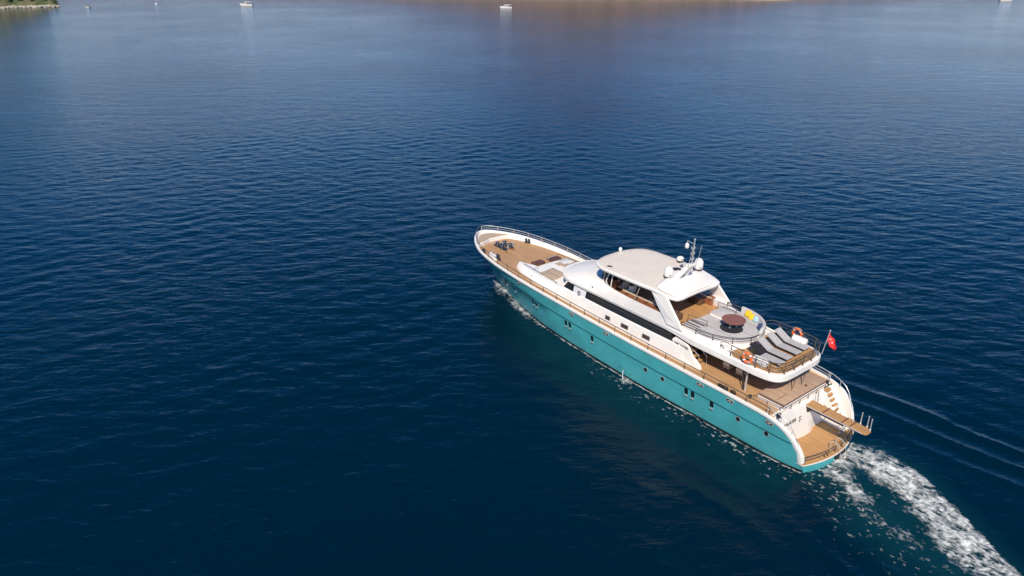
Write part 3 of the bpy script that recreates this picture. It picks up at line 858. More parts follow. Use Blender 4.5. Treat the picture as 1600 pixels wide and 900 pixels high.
# stern quarters: hand rails curving down over the bulwark
for sg in (1, -1):
    q = capline(.25, 2.3, .12)
    rail("stern_rail", [(a, sg * b_, c) for a, b_, c in q], (lambda s: .12 + .30 * min(1, s / 1.2)), .9, 0, .02, M_['chrome'])

# upper sun-deck rail
half = catmull([(2.31, 0), (2.31, .9), (2.36, 1.5), (2.52, 1.86), (2.84, 2.1), (3.45, 2.23), (4.5, 2.27), (5.35, 2.26)], 5)
path = [(a, b_, 4.66) for a, b_ in half[::-1]] + [(a, -b_, 4.66) for a, b_ in half[1:]]
rail("sun_deck_rail", path, .66, .78, 2, .024)
for sg in (1, -1):
    pts = catmull([(5.35, sg * 2.26, 5.32), (5.8, sg * 2.2, 5.3), (6.15, sg * 2.08, 5.12), (6.2, sg * 2.02, 4.9), (6.0, sg * 2.0, 4.74)], 5)
    mb = MB(); mb.tube(pts, .02, 6); mb.tube([(a, b_, c - .22 * (c > 4.9)) for a, b_, c in pts[:-3]], .014, 5); mb.build("curved_rail_end", M_['rail_brown'], yacht)
# sofa rail
ra = [(9.0, 2.17, 4.93), (8.3, 2.17, 4.93)] + [(7.7 + 2.5 * cos(t), 2.14 * sin(t), 4.93) for t in np.linspace(pi / 2, 3 * pi / 2, 30)] + [(8.3, -2.17, 4.93), (9.0, -2.17, 4.93)]
rail("sofa_rail", ra, .36, 1.05, 1, .024)
for sg, y in ((1, 1.45), (-1, -1.30)):
    a, b_ = (9.1, y if sg > 0 else -1.35), (7.85, y - .2 if sg > 0 else -1.5)
    rail("hand_rail", [(a[0], a[1] if sg > 0 else -1.38, 5.0), (b_[0], b_[1] if sg > 0 else -1.5, 5.0)], .48, 1.2, 1, .016)

# ---- under the overhang: saloon bulkhead, poles, table, stairs
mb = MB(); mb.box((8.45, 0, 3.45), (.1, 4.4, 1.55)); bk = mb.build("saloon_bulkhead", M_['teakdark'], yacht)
for k in range(4):
    mb = MB(); mb.box((8.38, -1.2 + .8 * k, 3.4), (.06, .7, 1.25)); mb.build("glass_door", M_['glass'], bk)
for sg in (1, -1):
    mb = MB(); mb.tube([(4.3, sg * 2.0, 2.7), (4.3, sg * 2.0, 4.3)], .055, 10); mb.lathe([(.11, 2.70), (.11, 2.74), (.06, 2.76)], (4.3, sg * 2.0, 0), 12); mb.build("deck_pillar", M_['chrome'], yacht)
    mb = MB(); mb.tube([(4.42, sg * 2.0, 2.72), (4.72, sg * 1.85, 4.28)], .035, 6); mb.build("pillar_brace", M_['dark'], yacht)
    mb = MB(); mb.tube([(2.65, sg * .46, 4.28), (2.42, sg * .46, 3.24), (2.42, sg * .46 - .28, 4.28)], .028, 6); mb.build("overhang_strut", M_['dark'], yacht)
    mb = MB()
    mb.tube([(8.4, sg * 2.12, 3.9), (8.3, sg * 2.1, 3.95), (7.6, sg * 2.0, 3.55), (7.55, sg * 2.0, 3.0)], .022, 6)
    mb.tube([(8.1, sg * 1.75, 4.1), (7.35, sg * 1.6, 3.5), (7.3, sg * 1.6, 2.75)], .022, 6)
    mb.build("stair_handrail", M_['chrome'], yacht)
    for k in range(5):
        mb = MB(); mb.box((7.45 + .24 * k, sg * 1.95, 2.92 + .24 * k), (.26, .62, .04)); mb.build("inner_stair_tread", M_['teak2'], yacht)

# aft sunpad on the main deck
mb = MB(); mb.prism([(1.95, -1.98), (3.5, -1.98), (3.5, 1.98), (1.95, 1.98)], 2.66, 3.02); sp_ = mb.build("sunpad_base", M_['white'], yacht, bevel=.02)
mb = MB(); mb.prism([(1.86, -2.02), (3.42, -2.02), (3.42, 2.02), (1.86, 2.02)], 3.02, 3.20, rnd=.04); mb.build("sunpad", M_['pad'], sp_, smooth=40)
mb = MB(); mb.tube([(3.42, 2.03, 3.1), (1.86, 2.03, 3.1), (1.85, 2.0, 3.1), (1.85, -2.03, 3.1), (3.42, -2.03, 3.1)], .028, 5); mb.build("pad_piping", M_['brown'], sp_)
mb = MB(); mb.box((2.2, -.55, 3.23), (.1, .1, .08)); mb.box((2.35, 1.45, 3.21), (.02, .9, .02)); mb.build("pad_strap", M_['brown'], sp_)
rail("pad_rail", [(3.6, 2.12, 2.72), (1.9, 2.12, 2.74), (1.78, 2.0, 2.74), (1.78, -.0, 2.74), (1.78, -1.9, 2.74)], .26, .8, 0, .016)

# ---- gangway
gw = MB(); 
rr = []
for t in np.linspace(0, 1, 9):
    x = 1.96 - 3.42 * t; z = 2.40 - .06 * t; w = .36 - .03 * t; yc = -.44 + .02 * t
    rr.append([(x, yc + w, z), (x, yc - w, z), (x, yc - w, z - .10), (x, yc + w, z - .10)])
gw.loft(rr, closed=True); gw.add(rr[0], [(0, 1, 2, 3)]); gw.add(rr[-1], [(3, 2, 1, 0)])
gw.prism([(-1.44, -.78), (-1.44, -.09), (-1.62, -.16), (-1.70, -.3), (-1.70, -.58), (-1.62, -.7)], 2.25, 2.335)
gang = gw.build("gangway", M_['teak2'], yacht)
mb = MB()
for s_ in (.37, -.37): mb.tube([(1.96, -.44 + s_, 2.36), (-1.46, -.42 + s_ * .92, 2.30)], .03, 6)
mb.build("gangway_frame", M_['chrome'], gang)
mb = MB()
for x in (.75, -.35, -.8): mb.box((x, -.43, 2.385 + .018 * x), (.05, .7, .03))
mb.build("cross_bar", M_['brown'], gang)
mb = MB(); mb.box((.75, -.43, 2.2), (2.3, .5, .14), ry=R(-1)); mb.box((1.75, -.44, 2.15), (.4, .7, .3)); mb.build("gangway_actuator", M_['dark'], gang)
for x, y in ((-1.0, -.80), (-1.38, -.77), (-1.62, -.62)):
    mb = MB(); mb.tube([(x, y, 2.3), (x - .0, y, 3.02)], .026, 6); mb.lathe([(.05, 0), (.05, .1), (.03, .12)], (x, y, 2.32), 8); mb.lathe([(.035, 0), (.035, .05)], (x, y, 3.0), 8); mb.build("gangway_post", M_['chrome'], gang)
mb = MB(); mb.tube([(1.2, -.82, 2.45), (.2, -1.0, 1.9), (-.6, -.82, 2.4)], .014, 5); mb.tube([(1.5, -.82, 2.4), (1.55, -.82, 3.1)], .018, 5); mb.tube([(.4, -.82, 2.35), (.4, -.82, 2.9)], .018, 5); mb.build("gangway_line", M_['dark'], gang)

# ---- platform gates and swim ladder
def px_edge(y, ins=.1): return -.53 * (1 - (y / 2.55) ** 2) + ins
for (y0, y1) in ((2.3, 1.0), (.75, .1), (-.6, -1.1), (-1.2, -2.35)):
    ys = np.linspace(y0, y1, 6)
    mb = MB()
    for zz in (1.02, .82): mb.tube([(px_edge(y), y, zz) for y in ys], .026, 6)
    for y in (y0, y1): mb.tube([(px_edge(y), y, .58), (px_edge(y), y, 1.02)], .026, 6)
    mb.build("platform_gate", M_['rail_brown'], yacht)
mb = MB()
for y in (.05, -.5):
    mb.tube([(-.1, y, .62), (-.1, y, 1.05), (-.3, y, 1.15), (-.62, y, .95), (-.72, y, .5), (-.80, y, -.3)], .024, 6)
for z in (.45, .2, -.02): mb.box((-.72 - .03 * (1 - z), -.225, z), (.12, .55, .035))
mb.build("swim_ladder", M_['chrome'], yacht)
mb = MB(); mb.box((-.60, -.225, .42), (.16, .95, .22)); mb.build("ladder_recess", M_['black'], yacht)
mb = MB(); mb.box((-.86, -.225, .06), (.3, .8, .05)); mb.build("ladder_step", M_['mahog'], yacht)
for y in (-1.75, -2.1): 
    mb = MB(); mb.lathe([(.1, 0), (.06, .06), (.06, .18), (.11, .22), (.1, .26)], (.35, y, .6), 12); mb.build("mooring_post", M_['chrome'], yacht)
for (x, y, z) in ((1.95, -2.4, 2.74), (1.7, 2.62, 2.74), (3.7, 2.35, 2.74)):
    mb = MB(); mb.lathe([(.12, 0), (.08, .03), (.08, .16), (.12, .19), (.1, .22)], (x, y, z), 12); mb.build("capstan", M_['dark'], yacht)

# ---- hull openings
def on_hull(cx, cz, pts, off): return [(cx + a, hb(cx + a, cz + c) + off, cz + c) for a, c in pts]
def hull_disc(name, cx, cz, w, h, mat, off, parent, n=18, power=2.0):
    pts = []
    for k in range(n):
        t = 2 * pi * k / n; c, s = cos(t), sin(t)
        pts.append((w * math.copysign(abs(c) ** (2 / power), c), h * math.copysign(abs(s) ** (2 / power), s)))
    mb = MB(); o = on_hull(cx, cz, pts, off); i_ = on_hull(cx, cz, pts, -.03)
    mb.add(o + i_, [tuple(range(n))[::-1]] + [(k, (k + 1) % n, (k + 1) % n + n, k + n) for k in range(n)])
    return mb.build(name, mat, parent)
for cx, cz in ((10.7, 1.50), (9.33, 1.50), (3.9, 1.52), (2.12, 1.53)):
    f = hull_disc("porthole", cx, cz, .165, .165, M_['chrome'], .012, yacht)
    hull_disc("glass", cx - .01, cz + .015, .13, .135, M_['glass'], .024, f)
for cx, cz in ((7.50, 1.53), (7.03, 1.53), (5.67, 1.56), (18.2, 1.68), (17.78, 1.68), (15.52, 1.6), (22.0, 1.80), (21.62, 1.78), (25.95, 1.85), (24.66, 1.80)):
    f = hull_disc("hull_window", cx, cz, .155, .26, M_['teal'], .012, yacht, 20, 6)
    hull_disc("glass", cx, cz + .03, .125, .205, M_['glass'], .024, f, 20, 6)
    mb = MB(); p = on_hull(cx - .01, cz - .24, [(-.11, 0), (.11, 0), (.11, -.06), (-.11, -.06)], .03); q = on_hull(cx, cz - .24, [(-.11, 0), (.11, 0), (.11, -.06), (-.11, -.06)], .09)
    mb.add(p + q, [(0, 1, 2, 3), (7, 6, 5, 4), (0, 4, 5, 1), (1, 5, 6, 2), (2, 6, 7, 3), (3, 7, 4, 0)]); mb.build("window_lip", M_['chrome'], f)
for cx in (17.45, 14.1, 23.35, 6.5, 4.45, 1.97):
    cz = float(zn_f(cx)) - .43
    if cx < 3: cz = 2.36
    f = hull_disc("hawse_hole", cx, cz, .27, .12, M_['chrome'], .02, yacht, 20, 3)
    hull_disc("hole", cx, cz, .20, .075, M_['black'], .032, f, 20, 3)
    mb = MB(); mb.tube([(cx - .1, hb(cx, cz) + .03, cz), (cx, hb(cx, cz) + .07, cz + .02), (cx + .12, hb(cx, cz) + .03, cz - .03)], .028, 6); mb.build("mooring_rope_end", M_['tan'], f)
for dx, zz in ((.0, .55), (-.55, .45), (.35, .62)):
    f = hull_disc("drain_outlet", 12.6 + dx, zz, .05, .05, M_['black'], .015, yacht, 12)
# cooling water falling from the outlet
# fairleads on the port and starboard side deck
for x in (5.35, 5.0, 4.5):
    for sg in (1, -1):
        mb = MB(); b0 = float(capb(x)) - .32
        mb.box((x, sg * b0, 2.80), (.26, .14, .12)); mb.tube([(x - .14, sg * b0, 2.84), (x - .16, sg * b0, 3.0), (x - .02, sg * b0, 3.03), (x + .14, sg * b0, 2.99), (x + .14, sg * b0, 2.86)], .04, 6)
        mb.build("fairlead", M_['dark'], yacht)

# ---- foredeck
mb = MB()
lk = ccw([(30.6, 0), (30.62, .7), (30.35, 1.45), (30.2, 1.78), (31.0, 1.42), (31.7, .85), (32.05, .3), (32.1, 0)][:-1] + [(32.1, 0)] + [(a, -b_) for a, b_ in [(30.62, .7), (30.35, 1.45), (30.2, 1.78), (31.0, 1.42), (31.7, .85), (32.05, .3)][::-1]])
lk = ccw([(30.7, -1.0), (30.45, -1.75), (31.05, -1.4), (31.65, -.9), (32.0, -.4), (32.08, 0), (32.0, .4), (31.65, .9), (31.05, 1.4), (30.3, 1.80), (30.4, 1.2), (30.75, .3)])
mb.prism(lk, 3.2, 3.52); lb = mb.build("bow_locker", M_['white'], yacht, bevel=.02)
mb = MB(); mb.prism([((a - 31.2) * .86 + 31.22, b_ * .86) for a, b_ in lk], 3.52, 3.565); mb.build("locker_lid", M_['tan'], lb)
mb = MB(); mb.box((30.52, 1.35, 3.3), (.16, .2, .16)); mb.build("locker_latch", M_['dark'], lb)
wz = deckz(29)
mb = MB()
mb.box((29.25, .25, wz + .06), (1.5, .34, .10)); mb.box((29.2, -.35, wz + .06), (1.4, .34, .10))
for (x, y) in ((29.7, .25), (29.0, .3), (29.5, -.35), (28.8, -.35)):
    mb.lathe([(.19, .05), (.17, .12), (.12, .16), (.12, .28), (.19, .31), (.16, .36), (.05, .38)], (x, y, wz), 14)
wd = mb.build("anchor_windlass", M_['navyrope'], yacht, smooth=40)
for (x, y) in ((29.35, -.02), (28.65, -.02), (28.9, -.7)):
    mb = MB(); mb.lathe([(.1, 0), (.07, .05), (.07, .3), (.1, .34), (.02, .38)], (x, y, wz), 12); mb.build("windlass_drum", M_['chrome'], wd, smooth=40)
mb = MB()
for y in (.2, -.35):
    for k in range(14): mb.box((29.8 + .07 * k, y + .01 * (-1) ** k, wz + .05), (.075, .05, .03), rx=R(90 * (k % 2)))
mb.build("anchor_chain", M_['chrome'], wd)
mb = MB(); mb.box((28.3, -.25, wz + .05), (.35, .12, .08), rz=.3); mb.box((28.15, .5, wz + .04), (.14, .14, .07)); mb.build("deck_fitting", M_['mahog'], yacht)
def bollard(x, y, z, rz):
    mb = MB(); M = Matrix.Rotation(rz, 3, 'Z')
    mb.box((x, y, z + .03), (.5, .22, .05), rz=rz)
    for s_ in (-.14, .14):
        p = M @ Vector((s_, 0, 0)); mb.lathe([(.07, .03), (.06, .2), (.10, .24), (.09, .29), (.02, .3)], (x + p.x, y + p.y, z), 12)
    mb.tube([tuple(Vector((x, y, z + .18)) + M @ Vector((-.26, 0, 0))), tuple(Vector((x, y, z + .18)) + M @ Vector((.26, 0, 0)))], .025, 6)
    mb.build("mooring_bollard", M_['navyrope'], yacht, smooth=40)
bollard(28.75, -2.12, deckz(28.7) + .08, .35); bollard(29.2, 1.98, deckz(29), -.4); bollard(27.2, 2.05, deckz(27) + .22, -.2)
mb = MB(); rr = []
for t, w, h in ((0, .12, .10), (.08, .2, .22), (.5, .24, .26), (.92, .2, .22), (1, .12, .10)):
    x = 28.65 - 1.35 * t; yc = 1.78 + .38 * t; z0 = deckz(28) + .0
    rr.append([(x, yc + w, z0), (x, yc + w, z0 + h * .8), (x, yc, z0 + h + .02), (x, yc - w, z0 + h * .8), (x, yc - w, z0)])
mb.loft(rr); mb.add(rr[0], [(0, 1, 2, 3, 4)]); mb.add(rr[-1], [(4, 3, 2, 1, 0)])
fb = mb.build("deck_box", M_['white'], yacht, smooth=30)
mb = MB(); mb.tube([(28.3, 1.75, deckz(28) + .30), (28.0, 1.95, deckz(28) + .31), (28.1, 1.8, deckz(28) + .31)], .02, 5); mb.build("box_marking", M_['ink'], fb)
# hatches with a grab rail between them
for y, x in ((-.05, 24.85), (-1.55, 24.72)):
    mb = MB(); mb.prism([(x - .3, y - .48), (x + .3, y - .48), (x + .3, y + .48), (x - .3, y + .48)], deckz(25) , deckz(25) + .18); h_ = mb.build("bench_seat", M_['brown'], yacht, bevel=.02)
    mb = MB(); mb.box((x - .02, y, deckz(25) + .19), (.46, .82, .02)); mb.build("seat_top", M_['brown'], h_)
mb = MB(); mb.tube([(24.5, -.75, 3.15), (24.5, -.75, 3.52), (24.5, -.85, 3.60), (24.45, -1.5, 3.62), (24.45, -1.62, 3.55)], .02, 6); mb.build("grab_rail", M_['chrome'], yacht)
for (x0, x1, y0, y1) in ((21.05, 22.55, .42, 1.02), (20.95, 22.45, 1.10, 1.70), (21.05, 22.55, -1.02, -.42), (20.95, 22.45, -1.70, -1.10)):
    mb = MB(); mb.prism([(x0, y0), (x1, y0), (x1, y1), (x0, y1)], 3.62, 3.74, rnd=.04); mb.build("sun_cushion", M_['tan'], yacht, smooth=40)
mb = MB(); mb.prism([(22.65, -.82), (23.2, -.78), (23.2, -.26), (22.65, -.28)], 3.63, 3.68); mb.build("skylight", M_['tan'], yacht, bevel=.01)
mb = MB(); mb.tube([(24.5, 1.62, 3.66), (24.4, 1.63, 3.74), (20.4, 1.98, 3.76), (20.3, 1.98, 3.68)], .02, 6); mb.build("roof_handrail", M_['rail_brown'], yacht)
mb = MB(); mb.tube([(24.5, -1.62, 3.66), (24.4, -1.63, 3.74), (20.4, -1.98, 3.76), (20.3, -1.98, 3.68)], .02, 6); mb.build("roof_handrail", M_['rail_brown'], yacht)
mb = MB(); mb.box((22.9, 2.17, 3.38), (.06, .04, .16)); mb.build("wall_fitting", M_['rail_brown'], yacht)

# ------------------------------------------------------------------ loose things aboard (each its own thing, in yacht coordinates)
def W(x, y, z):
    X, Y = to_world(x, y); return (X, Y, z)

def lounger():
    t = empty("sun_lounger", (0, 0, 0))
    mb = MB()
    for s_ in (-.27, .27):
        mb.tube([(-.95, s_, .20), (.25, s_, .20)], .022, 6)
        mb.tube([(-.85, s_, 0), (-.85, s_, .2)], .02, 6); mb.tube([(.65, s_, 0), (.65, s_, .2), (.2, s_, .2)], .02, 6)
    mb.build("frame", M_['dark'], t)
    mb = MB(); mb.prism([(-.98, -.28), (.28, -.28), (.28, .28), (-.98, .28)], .205, .245, rnd=.015); mb.build("seat", M_['lgrey'], t)
    mb = MB(); rr = [[(.27 + .85 * u * cos(.5), s_, .21 + .85 * u * sin(.5) + o) for s_, o in ((-.28, 0), (.28, 0), (.28, .045), (-.28, .045))] for u in (0, .5, 1)]
    mb.loft(rr, closed=True); mb.add(rr[0], [(0, 1, 2, 3)]); mb.add(rr[-1], [(3, 2, 1, 0)]); mb.build("backrest", M_['lgrey'], t)
    mb = MB(); mb.tube([(.85, -.25, .48), (.75, -.25, .04)], .016, 6); mb.tube([(.85, .25, .48), (.75, .25, .04)], .016, 6); mb.build("prop", M_['dark'], t)
    return t
lg = lounger()
labs = ["grey sun lounger with a dark bare backrest, nearest the camera-side orange ring",
        "grey sun lounger with raised back, second from the camera side on the upper aft deck",
        "grey sun lounger with raised back, third from the camera side on the upper aft deck",
        "grey sun lounger with raised back nearest the red flag, beside the far white canister"]
for k, (x, y) in enumerate(((3.84, 1.08), (3.92, .26), (3.95, -.66), (3.98, -1.46))):
    o = lg if k == 0 else copy_tree(lg)
    o.location = W(x, y, 4.668); o.rotation_euler = (0, 0, HD)
    o["label"] = labs[k]; o["category"] = "sun lounger"; o["group"] = "sun loungers on the upper aft deck"
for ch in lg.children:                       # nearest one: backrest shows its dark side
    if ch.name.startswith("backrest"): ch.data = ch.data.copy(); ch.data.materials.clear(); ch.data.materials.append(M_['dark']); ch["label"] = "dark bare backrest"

def canister():
    t = empty("life_raft_canister", (0, 0, 0))
    mb = MB(); M = Matrix.Rotation(pi / 2, 3, 'Y'); prof = []
    for k in range(13):
        z = -.42 + .07 * k; prof.append((.19 if k in (0, 12) else (.235 if k % 2 else .22), z))
    mb.lathe(prof, (0, 0, .26), 18, M); mb.build("shell", M_['white'], t, smooth=60)
    mb = MB()
    for x in (-.22, .22): mb.box((x, 0, .03), (.06, .42, .06)); mb.tube([(x + .0, .245 * cos(a), .26 + .245 * sin(a)) for a in np.linspace(0, pi, 10)], .012, 5)
    mb.build("cradle_strap", M_['chrome'], t)
    return t
cn = canister()
for k, (x, y, l) in enumerate(((3.72, 1.86, "white ribbed life raft canister on the upper deck beside the camera-side orange ring"),
                               (3.78, -1.92, "white ribbed life raft canister on the upper deck beside the far orange ring"))):
    o = cn if k == 0 else copy_tree(cn)
    o.location = W(x, y, 4.668); o.rotation_euler = (0, 0, HD); o["label"] = l; o["category"] = "life raft"; o["group"] = "life raft canisters"

def lifering():
    t = empty("life_ring", (0, 0, 0))
    mb = MB(); mb.tube([(.26 * cos(a), 0, .26 * sin(a)) for a in np.linspace(0, 2 * pi, 33)[:-1]], .085, 10, True); mb.build("ring", M_['orange'], t, smooth=60)
    for k in range(4):
        a0 = pi / 4 + k * pi / 2; mb = MB(); mb.tube([(.26 * cos(a), 0, .26 * sin(a)) for a in np.linspace(a0 - .14, a0 + .14, 5)], .089, 10); mb.build("reflective_band", M_['white2'], t, smooth=60)
    mb = MB(); mb.tube([(.36 * cos(a) * (1 - .05 * cos(4 * a)), 0, .36 * sin(a) * (1 - .05 * cos(4 * a))) for a in np.linspace(0, 2 * pi, 41)[:-1]], .012, 5, True); mb.build("grab_line", M_['tan'], t)
    return t
lr = lifering()
for k, (x, y, l) in enumerate(((4.25, 2.33, "orange life ring on the camera side of the upper aft rail, left of the loungers"),
                               (4.22, -2.33, "orange life ring hung on the far upper aft rail, nearer the red flag"))):
    o = lr if k == 0 else copy_tree(lr)
    o.location = W(x, y, 5.06); o.rotation_euler = (0, 0, HD + (0 if k == 0 else pi)); o["label"] = l; o["category"] = "life ring"; o["group"] = "orange life rings on the upper rail"

# round table
tb = empty("round_table", W(6.95, .0, 5.0), HD, "round reddish wooden table in the middle of the grey curved sofa", "table")
mb = MB(); mb.lathe([(.64, .54), (.69, .555), (.69, .59), (.67, .60)], (0, 0, 0), 40); mb.build("table_top", M_['mahog'], tb)
for s_ in (.28, -.28):
    mb = MB(); mb.lathe([(.09, .14), (.05, .18), (.04, .55)], (s_ * .4 - .1, s_ * .6 + .1, 0), 12); mb.build("leg", M_['chrome'], tb)
mb = MB(); mb.lathe([(.66, .134), (.66, .142)], (-.10, .28, 0), 36); mb.build("well_shade_disc", M_['dark'], tb)  # flat dark disc on the seat; the well's depth and shade are only colour

# pillows
def pillow(name, x, y, z, rz, tilt, mat, label):
    mb = MB(); n = 12; rings = []
    for i in range(n + 1):
        u = -1 + 2 * i / n; row = []
        for j in range(n + 1):
            v = -1 + 2 * j / n; t = max(0, (1 - u ** 4) * (1 - v ** 4)) ** .5 * .09
            row.append((.195 * u * (1 - .06 * v * v), -0 - t, .195 * v * (1 - .06 * u * u)))
        rings.append(row)
    mb.loft(rings); mb.loft([[(a, -b_, c) for a, b_, c in r] for r in rings], flip=True)
    o = mb.build(name, mat, None, smooth=80); o.location = W(x, y, z); o.rotation_euler = (tilt, 0, HD + rz)
    o["label"] = label; o["category"] = "pillow"; o["group"] = "pillows on the curved sofa"
pillow("throw_pillow", 7.18, -1.72, 5.33, .05, R(28), M_['yellow'], "mustard yellow pillow leaning on the sofa back, leftmost of the pillows")
pillow("throw_pillow", 6.84, -1.64, 5.28, .15, R(40), M_['yellow'], "mustard yellow pillow lying lower, between the other yellow pillow and the light blue one")
pillow("throw_pillow", 6.48, -1.58, 5.31, .32, R(40), M_['sky'], "light blue pillow leaning on the sofa back beside the yellow ones")
pillow("throw_pillow", 5.68, -.88, 5.33, .95, R(28), M_['navy'], "dark navy pillow at the aft end of the curved sofa")
# chair cushions etc. below: dining table and chairs in the shade
dt = empty("dining_table", W(5.75, .25, 2.74), HD, "varnished wooden dining table in the shade under the upper aft deck", "table")
mb = MB(); mb.prism([(-.95 + (.1 if i % 2 else 0) * 0 + a, b_) for i, (a, b_) in enumerate(((0, -.5), (1.9, -.5), (1.9, .5), (0, .5)))], .62, .67, rnd=.02); mb.build("table_top", M_['mahog'], dt)
for s_ in (-.6, .6):
    mb = MB(); mb.box((s_, 0, .31), (.1, .5, .62)); mb.box((s_, 0, .03), (.2, .8, .06)); mb.build("leg", M_['mahog'], dt)
def chair():
    t = empty("dining_chair", (0, 0, 0))
    mb = MB(); mb.box((0, 0, .4), (.42, .42, .05)); mb.build("seat", M_['cream'], t, bevel=.01)
    mb = MB(); mb.box((0, .21, .62), (.42, .04, .26), rx=R(-8)); mb.build("backrest", M_['cream'], t, bevel=.01)
    for a in (-.18, .18):
        for c in (-.18, .18):
            mb = MB(); mb.tube([(a, c, 0), (a, c, .4)], .02, 6); mb.build("leg", M_['mahog'], t)
    return t
chp = chair()
cl = ["wooden dining chair on the camera side of the shaded table, towards the stern", "wooden dining chair on the camera side of the shaded table, towards the saloon doors",
      "wooden dining chair on the far side of the shaded table, towards the stern", "wooden dining chair on the far side of the shaded table, towards the saloon doors"]
for k, (x, y, r) in enumerate(((5.3, 1.05, 0), (6.2, 1.05, 0), (5.3, -.55, pi), (6.2, -.55, pi))):
    o = chp if k == 0 else copy_tree(chp)
    o.location = W(x, y, 2.74); o.rotation_euler = (0, 0, HD + r); o["label"] = cl[k]; o["category"] = "chair"; o["group"] = "dining chairs under the upper deck"

# flag
fl = empty("stern_flag", W(2.35, -1.9, 4.70), HD, "red flag with white crescent and star on a slanting staff at the stern rail", "flag")
mb = MB(); mb.tube([(0, 0, 0), (-.22, 0, 1.52)], [.03, .02], 8); mb.lathe([(.03, 0), (.04, .03), (.01, .07)], (-.225, 0, 1.52), 8); mb.build("staff", M_['chrome'], fl)
m, nt, b = mk('flag_cloth')
b.inputs["Roughness"].default_value = .8
MB_flag = MB(); rings = []
nu, nv = 22, 16
fu = lambda u, v: (-.22 + .0 - .03 * u + (-.62 * u) * (.35 + .4 * u) - .05 * (1 - v) * 0 + .147 * (1 - v) * .66 * 1.0 * .9 * (1 - .0),
                   -.05 * u - .07 * sin(9 * u + 2.5 * v) * (.2 + u) - .10 * u * v,
                   1.48 - .62 * (1 - v) - .80 * u ** 1.15 * (.55 + .45 * v) - .05 * sin(7 * u) * v)
for i in range(nu + 1): rings.append([fu(i / nu, j / nv) for j in range(nv + 1)])
MB_flag.loft(rings)
cloth = MB_flag.build("cloth", M_['red'], fl, smooth=80)
def on_flag(pts, off):
    out = []
    for a, c in pts:
        p = Vector(fu(a, c)); du = Vector(fu(a + .01, c)) - p; dv = Vector(fu(a, c + .01)) - p
        n_ = du.cross(dv).normalized(); out.append(tuple(p + n_ * off))
    return out
for off in (.006, -.006):
    A = np.linspace(.5, 2 * pi - .5, 22)
    outer = [(.38 + .17 * cos(t), .5 + .25 * sin(t)) for t in A]; inner = [(.42 + .135 * cos(t * 1.0), .5 + .20 * sin(t)) for t in A]
    vs = on_flag(outer, off) + on_flag(inner, off); n = len(A)
    mb = MB(); mb.add(vs, [(i, i + 1, i + 1 + n, i + n) for i in range(n - 1)])
    star = []
    for k in range(10):
        rr_ = (.075 if k % 2 == 0 else .03); star.append((.60 + rr_ * cos(k * pi / 5 + pi), .5 + rr_ * 1.5 * sin(k * pi / 5 + pi)))
    mb.add(on_flag([(.60, .5)] + star, off), [(0, 1 + k, 1 + (k + 1) % 10) for k in range(10)])
    mb.build("crescent_and_star", M_['white'], cloth)

# ------------------------------------------------------------------ water
def vnoise(x, y, seed=0):
    xi = np.floor(x).astype(np.int64); yi = np.floor(y).astype(np.int64); xf = x - xi; yf = y - yi
    def h(a, b_):
        n_ = (a * 374761393 + b_ * 668265263 + seed * 974634777) & 0xffffffff
        n_ = ((n_ ^ (n_ >> 13)) * 1274126177) & 0xffffffff
        return ((n_ ^ (n_ >> 16)) & 0xffff) / 65535.0
    u = xf * xf * (3 - 2 * xf); v = yf * yf * (3 - 2 * yf)
    return (h(xi, yi) * (1 - u) + h(xi + 1, yi) * u) * (1 - v) + (h(xi, yi + 1) * (1 - u) + h(xi + 1, yi + 1) * u) * v
def fbm(x, y, o=4, seed=0):
    s = 0; a = .5; t = 0
    for k in range(o): s = s + a * vnoise(x, y, seed + k); t += a; a *= .55; x = x * 2.03 + 11.3; y = y * 2.03 + 5.7
    return s / t
waves = []
for k in range(46):
    lam = math.exp(rng.uniform(math.log(.7), math.log(3.4)))
    th = R(97) + rng.normal(0, .5)             # travel direction
    amp = .0018 * lam ** .8
    waves.append((2 * pi / lam * cos(th), 2 * pi / lam * sin(th), amp, rng.uniform(0, 2 * pi)))
BWX = np.linspace(-1, 32.4, 200); BWY = np.array([hull_pt(min(max(x, 0), 32.39), 0.0)[1] if x > 0 else 2.28 for x in BWX]); BWA = np.array([hull_pt(min(max(x, 0), 32.39), 0.0)[0] for x in BWX])
def whw(x): return np.interp(x, BWA, BWY, left=0, right=0)
def wash_axis(x):  # centre line and half width of the propeller wash, x<0 behind the transom
    u = np.maximum(-x, 0)
    yl = np.interp(u, [0, 1.6, 3.9, 6.4, 8.3, 9.8, 16, 30], [-2.3, -3.0, -2.7, -1.3, -.1, .8, 4.5, 12])
    yr = np.interp(u, [0, 1, 2.2, 3.8, 5.5, 6.9, 9, 16, 30], [1.6, 1.8, 2.4, 3.5, 3.6, 4.0, 5.0, 9.5, 18])
    return yl, yr
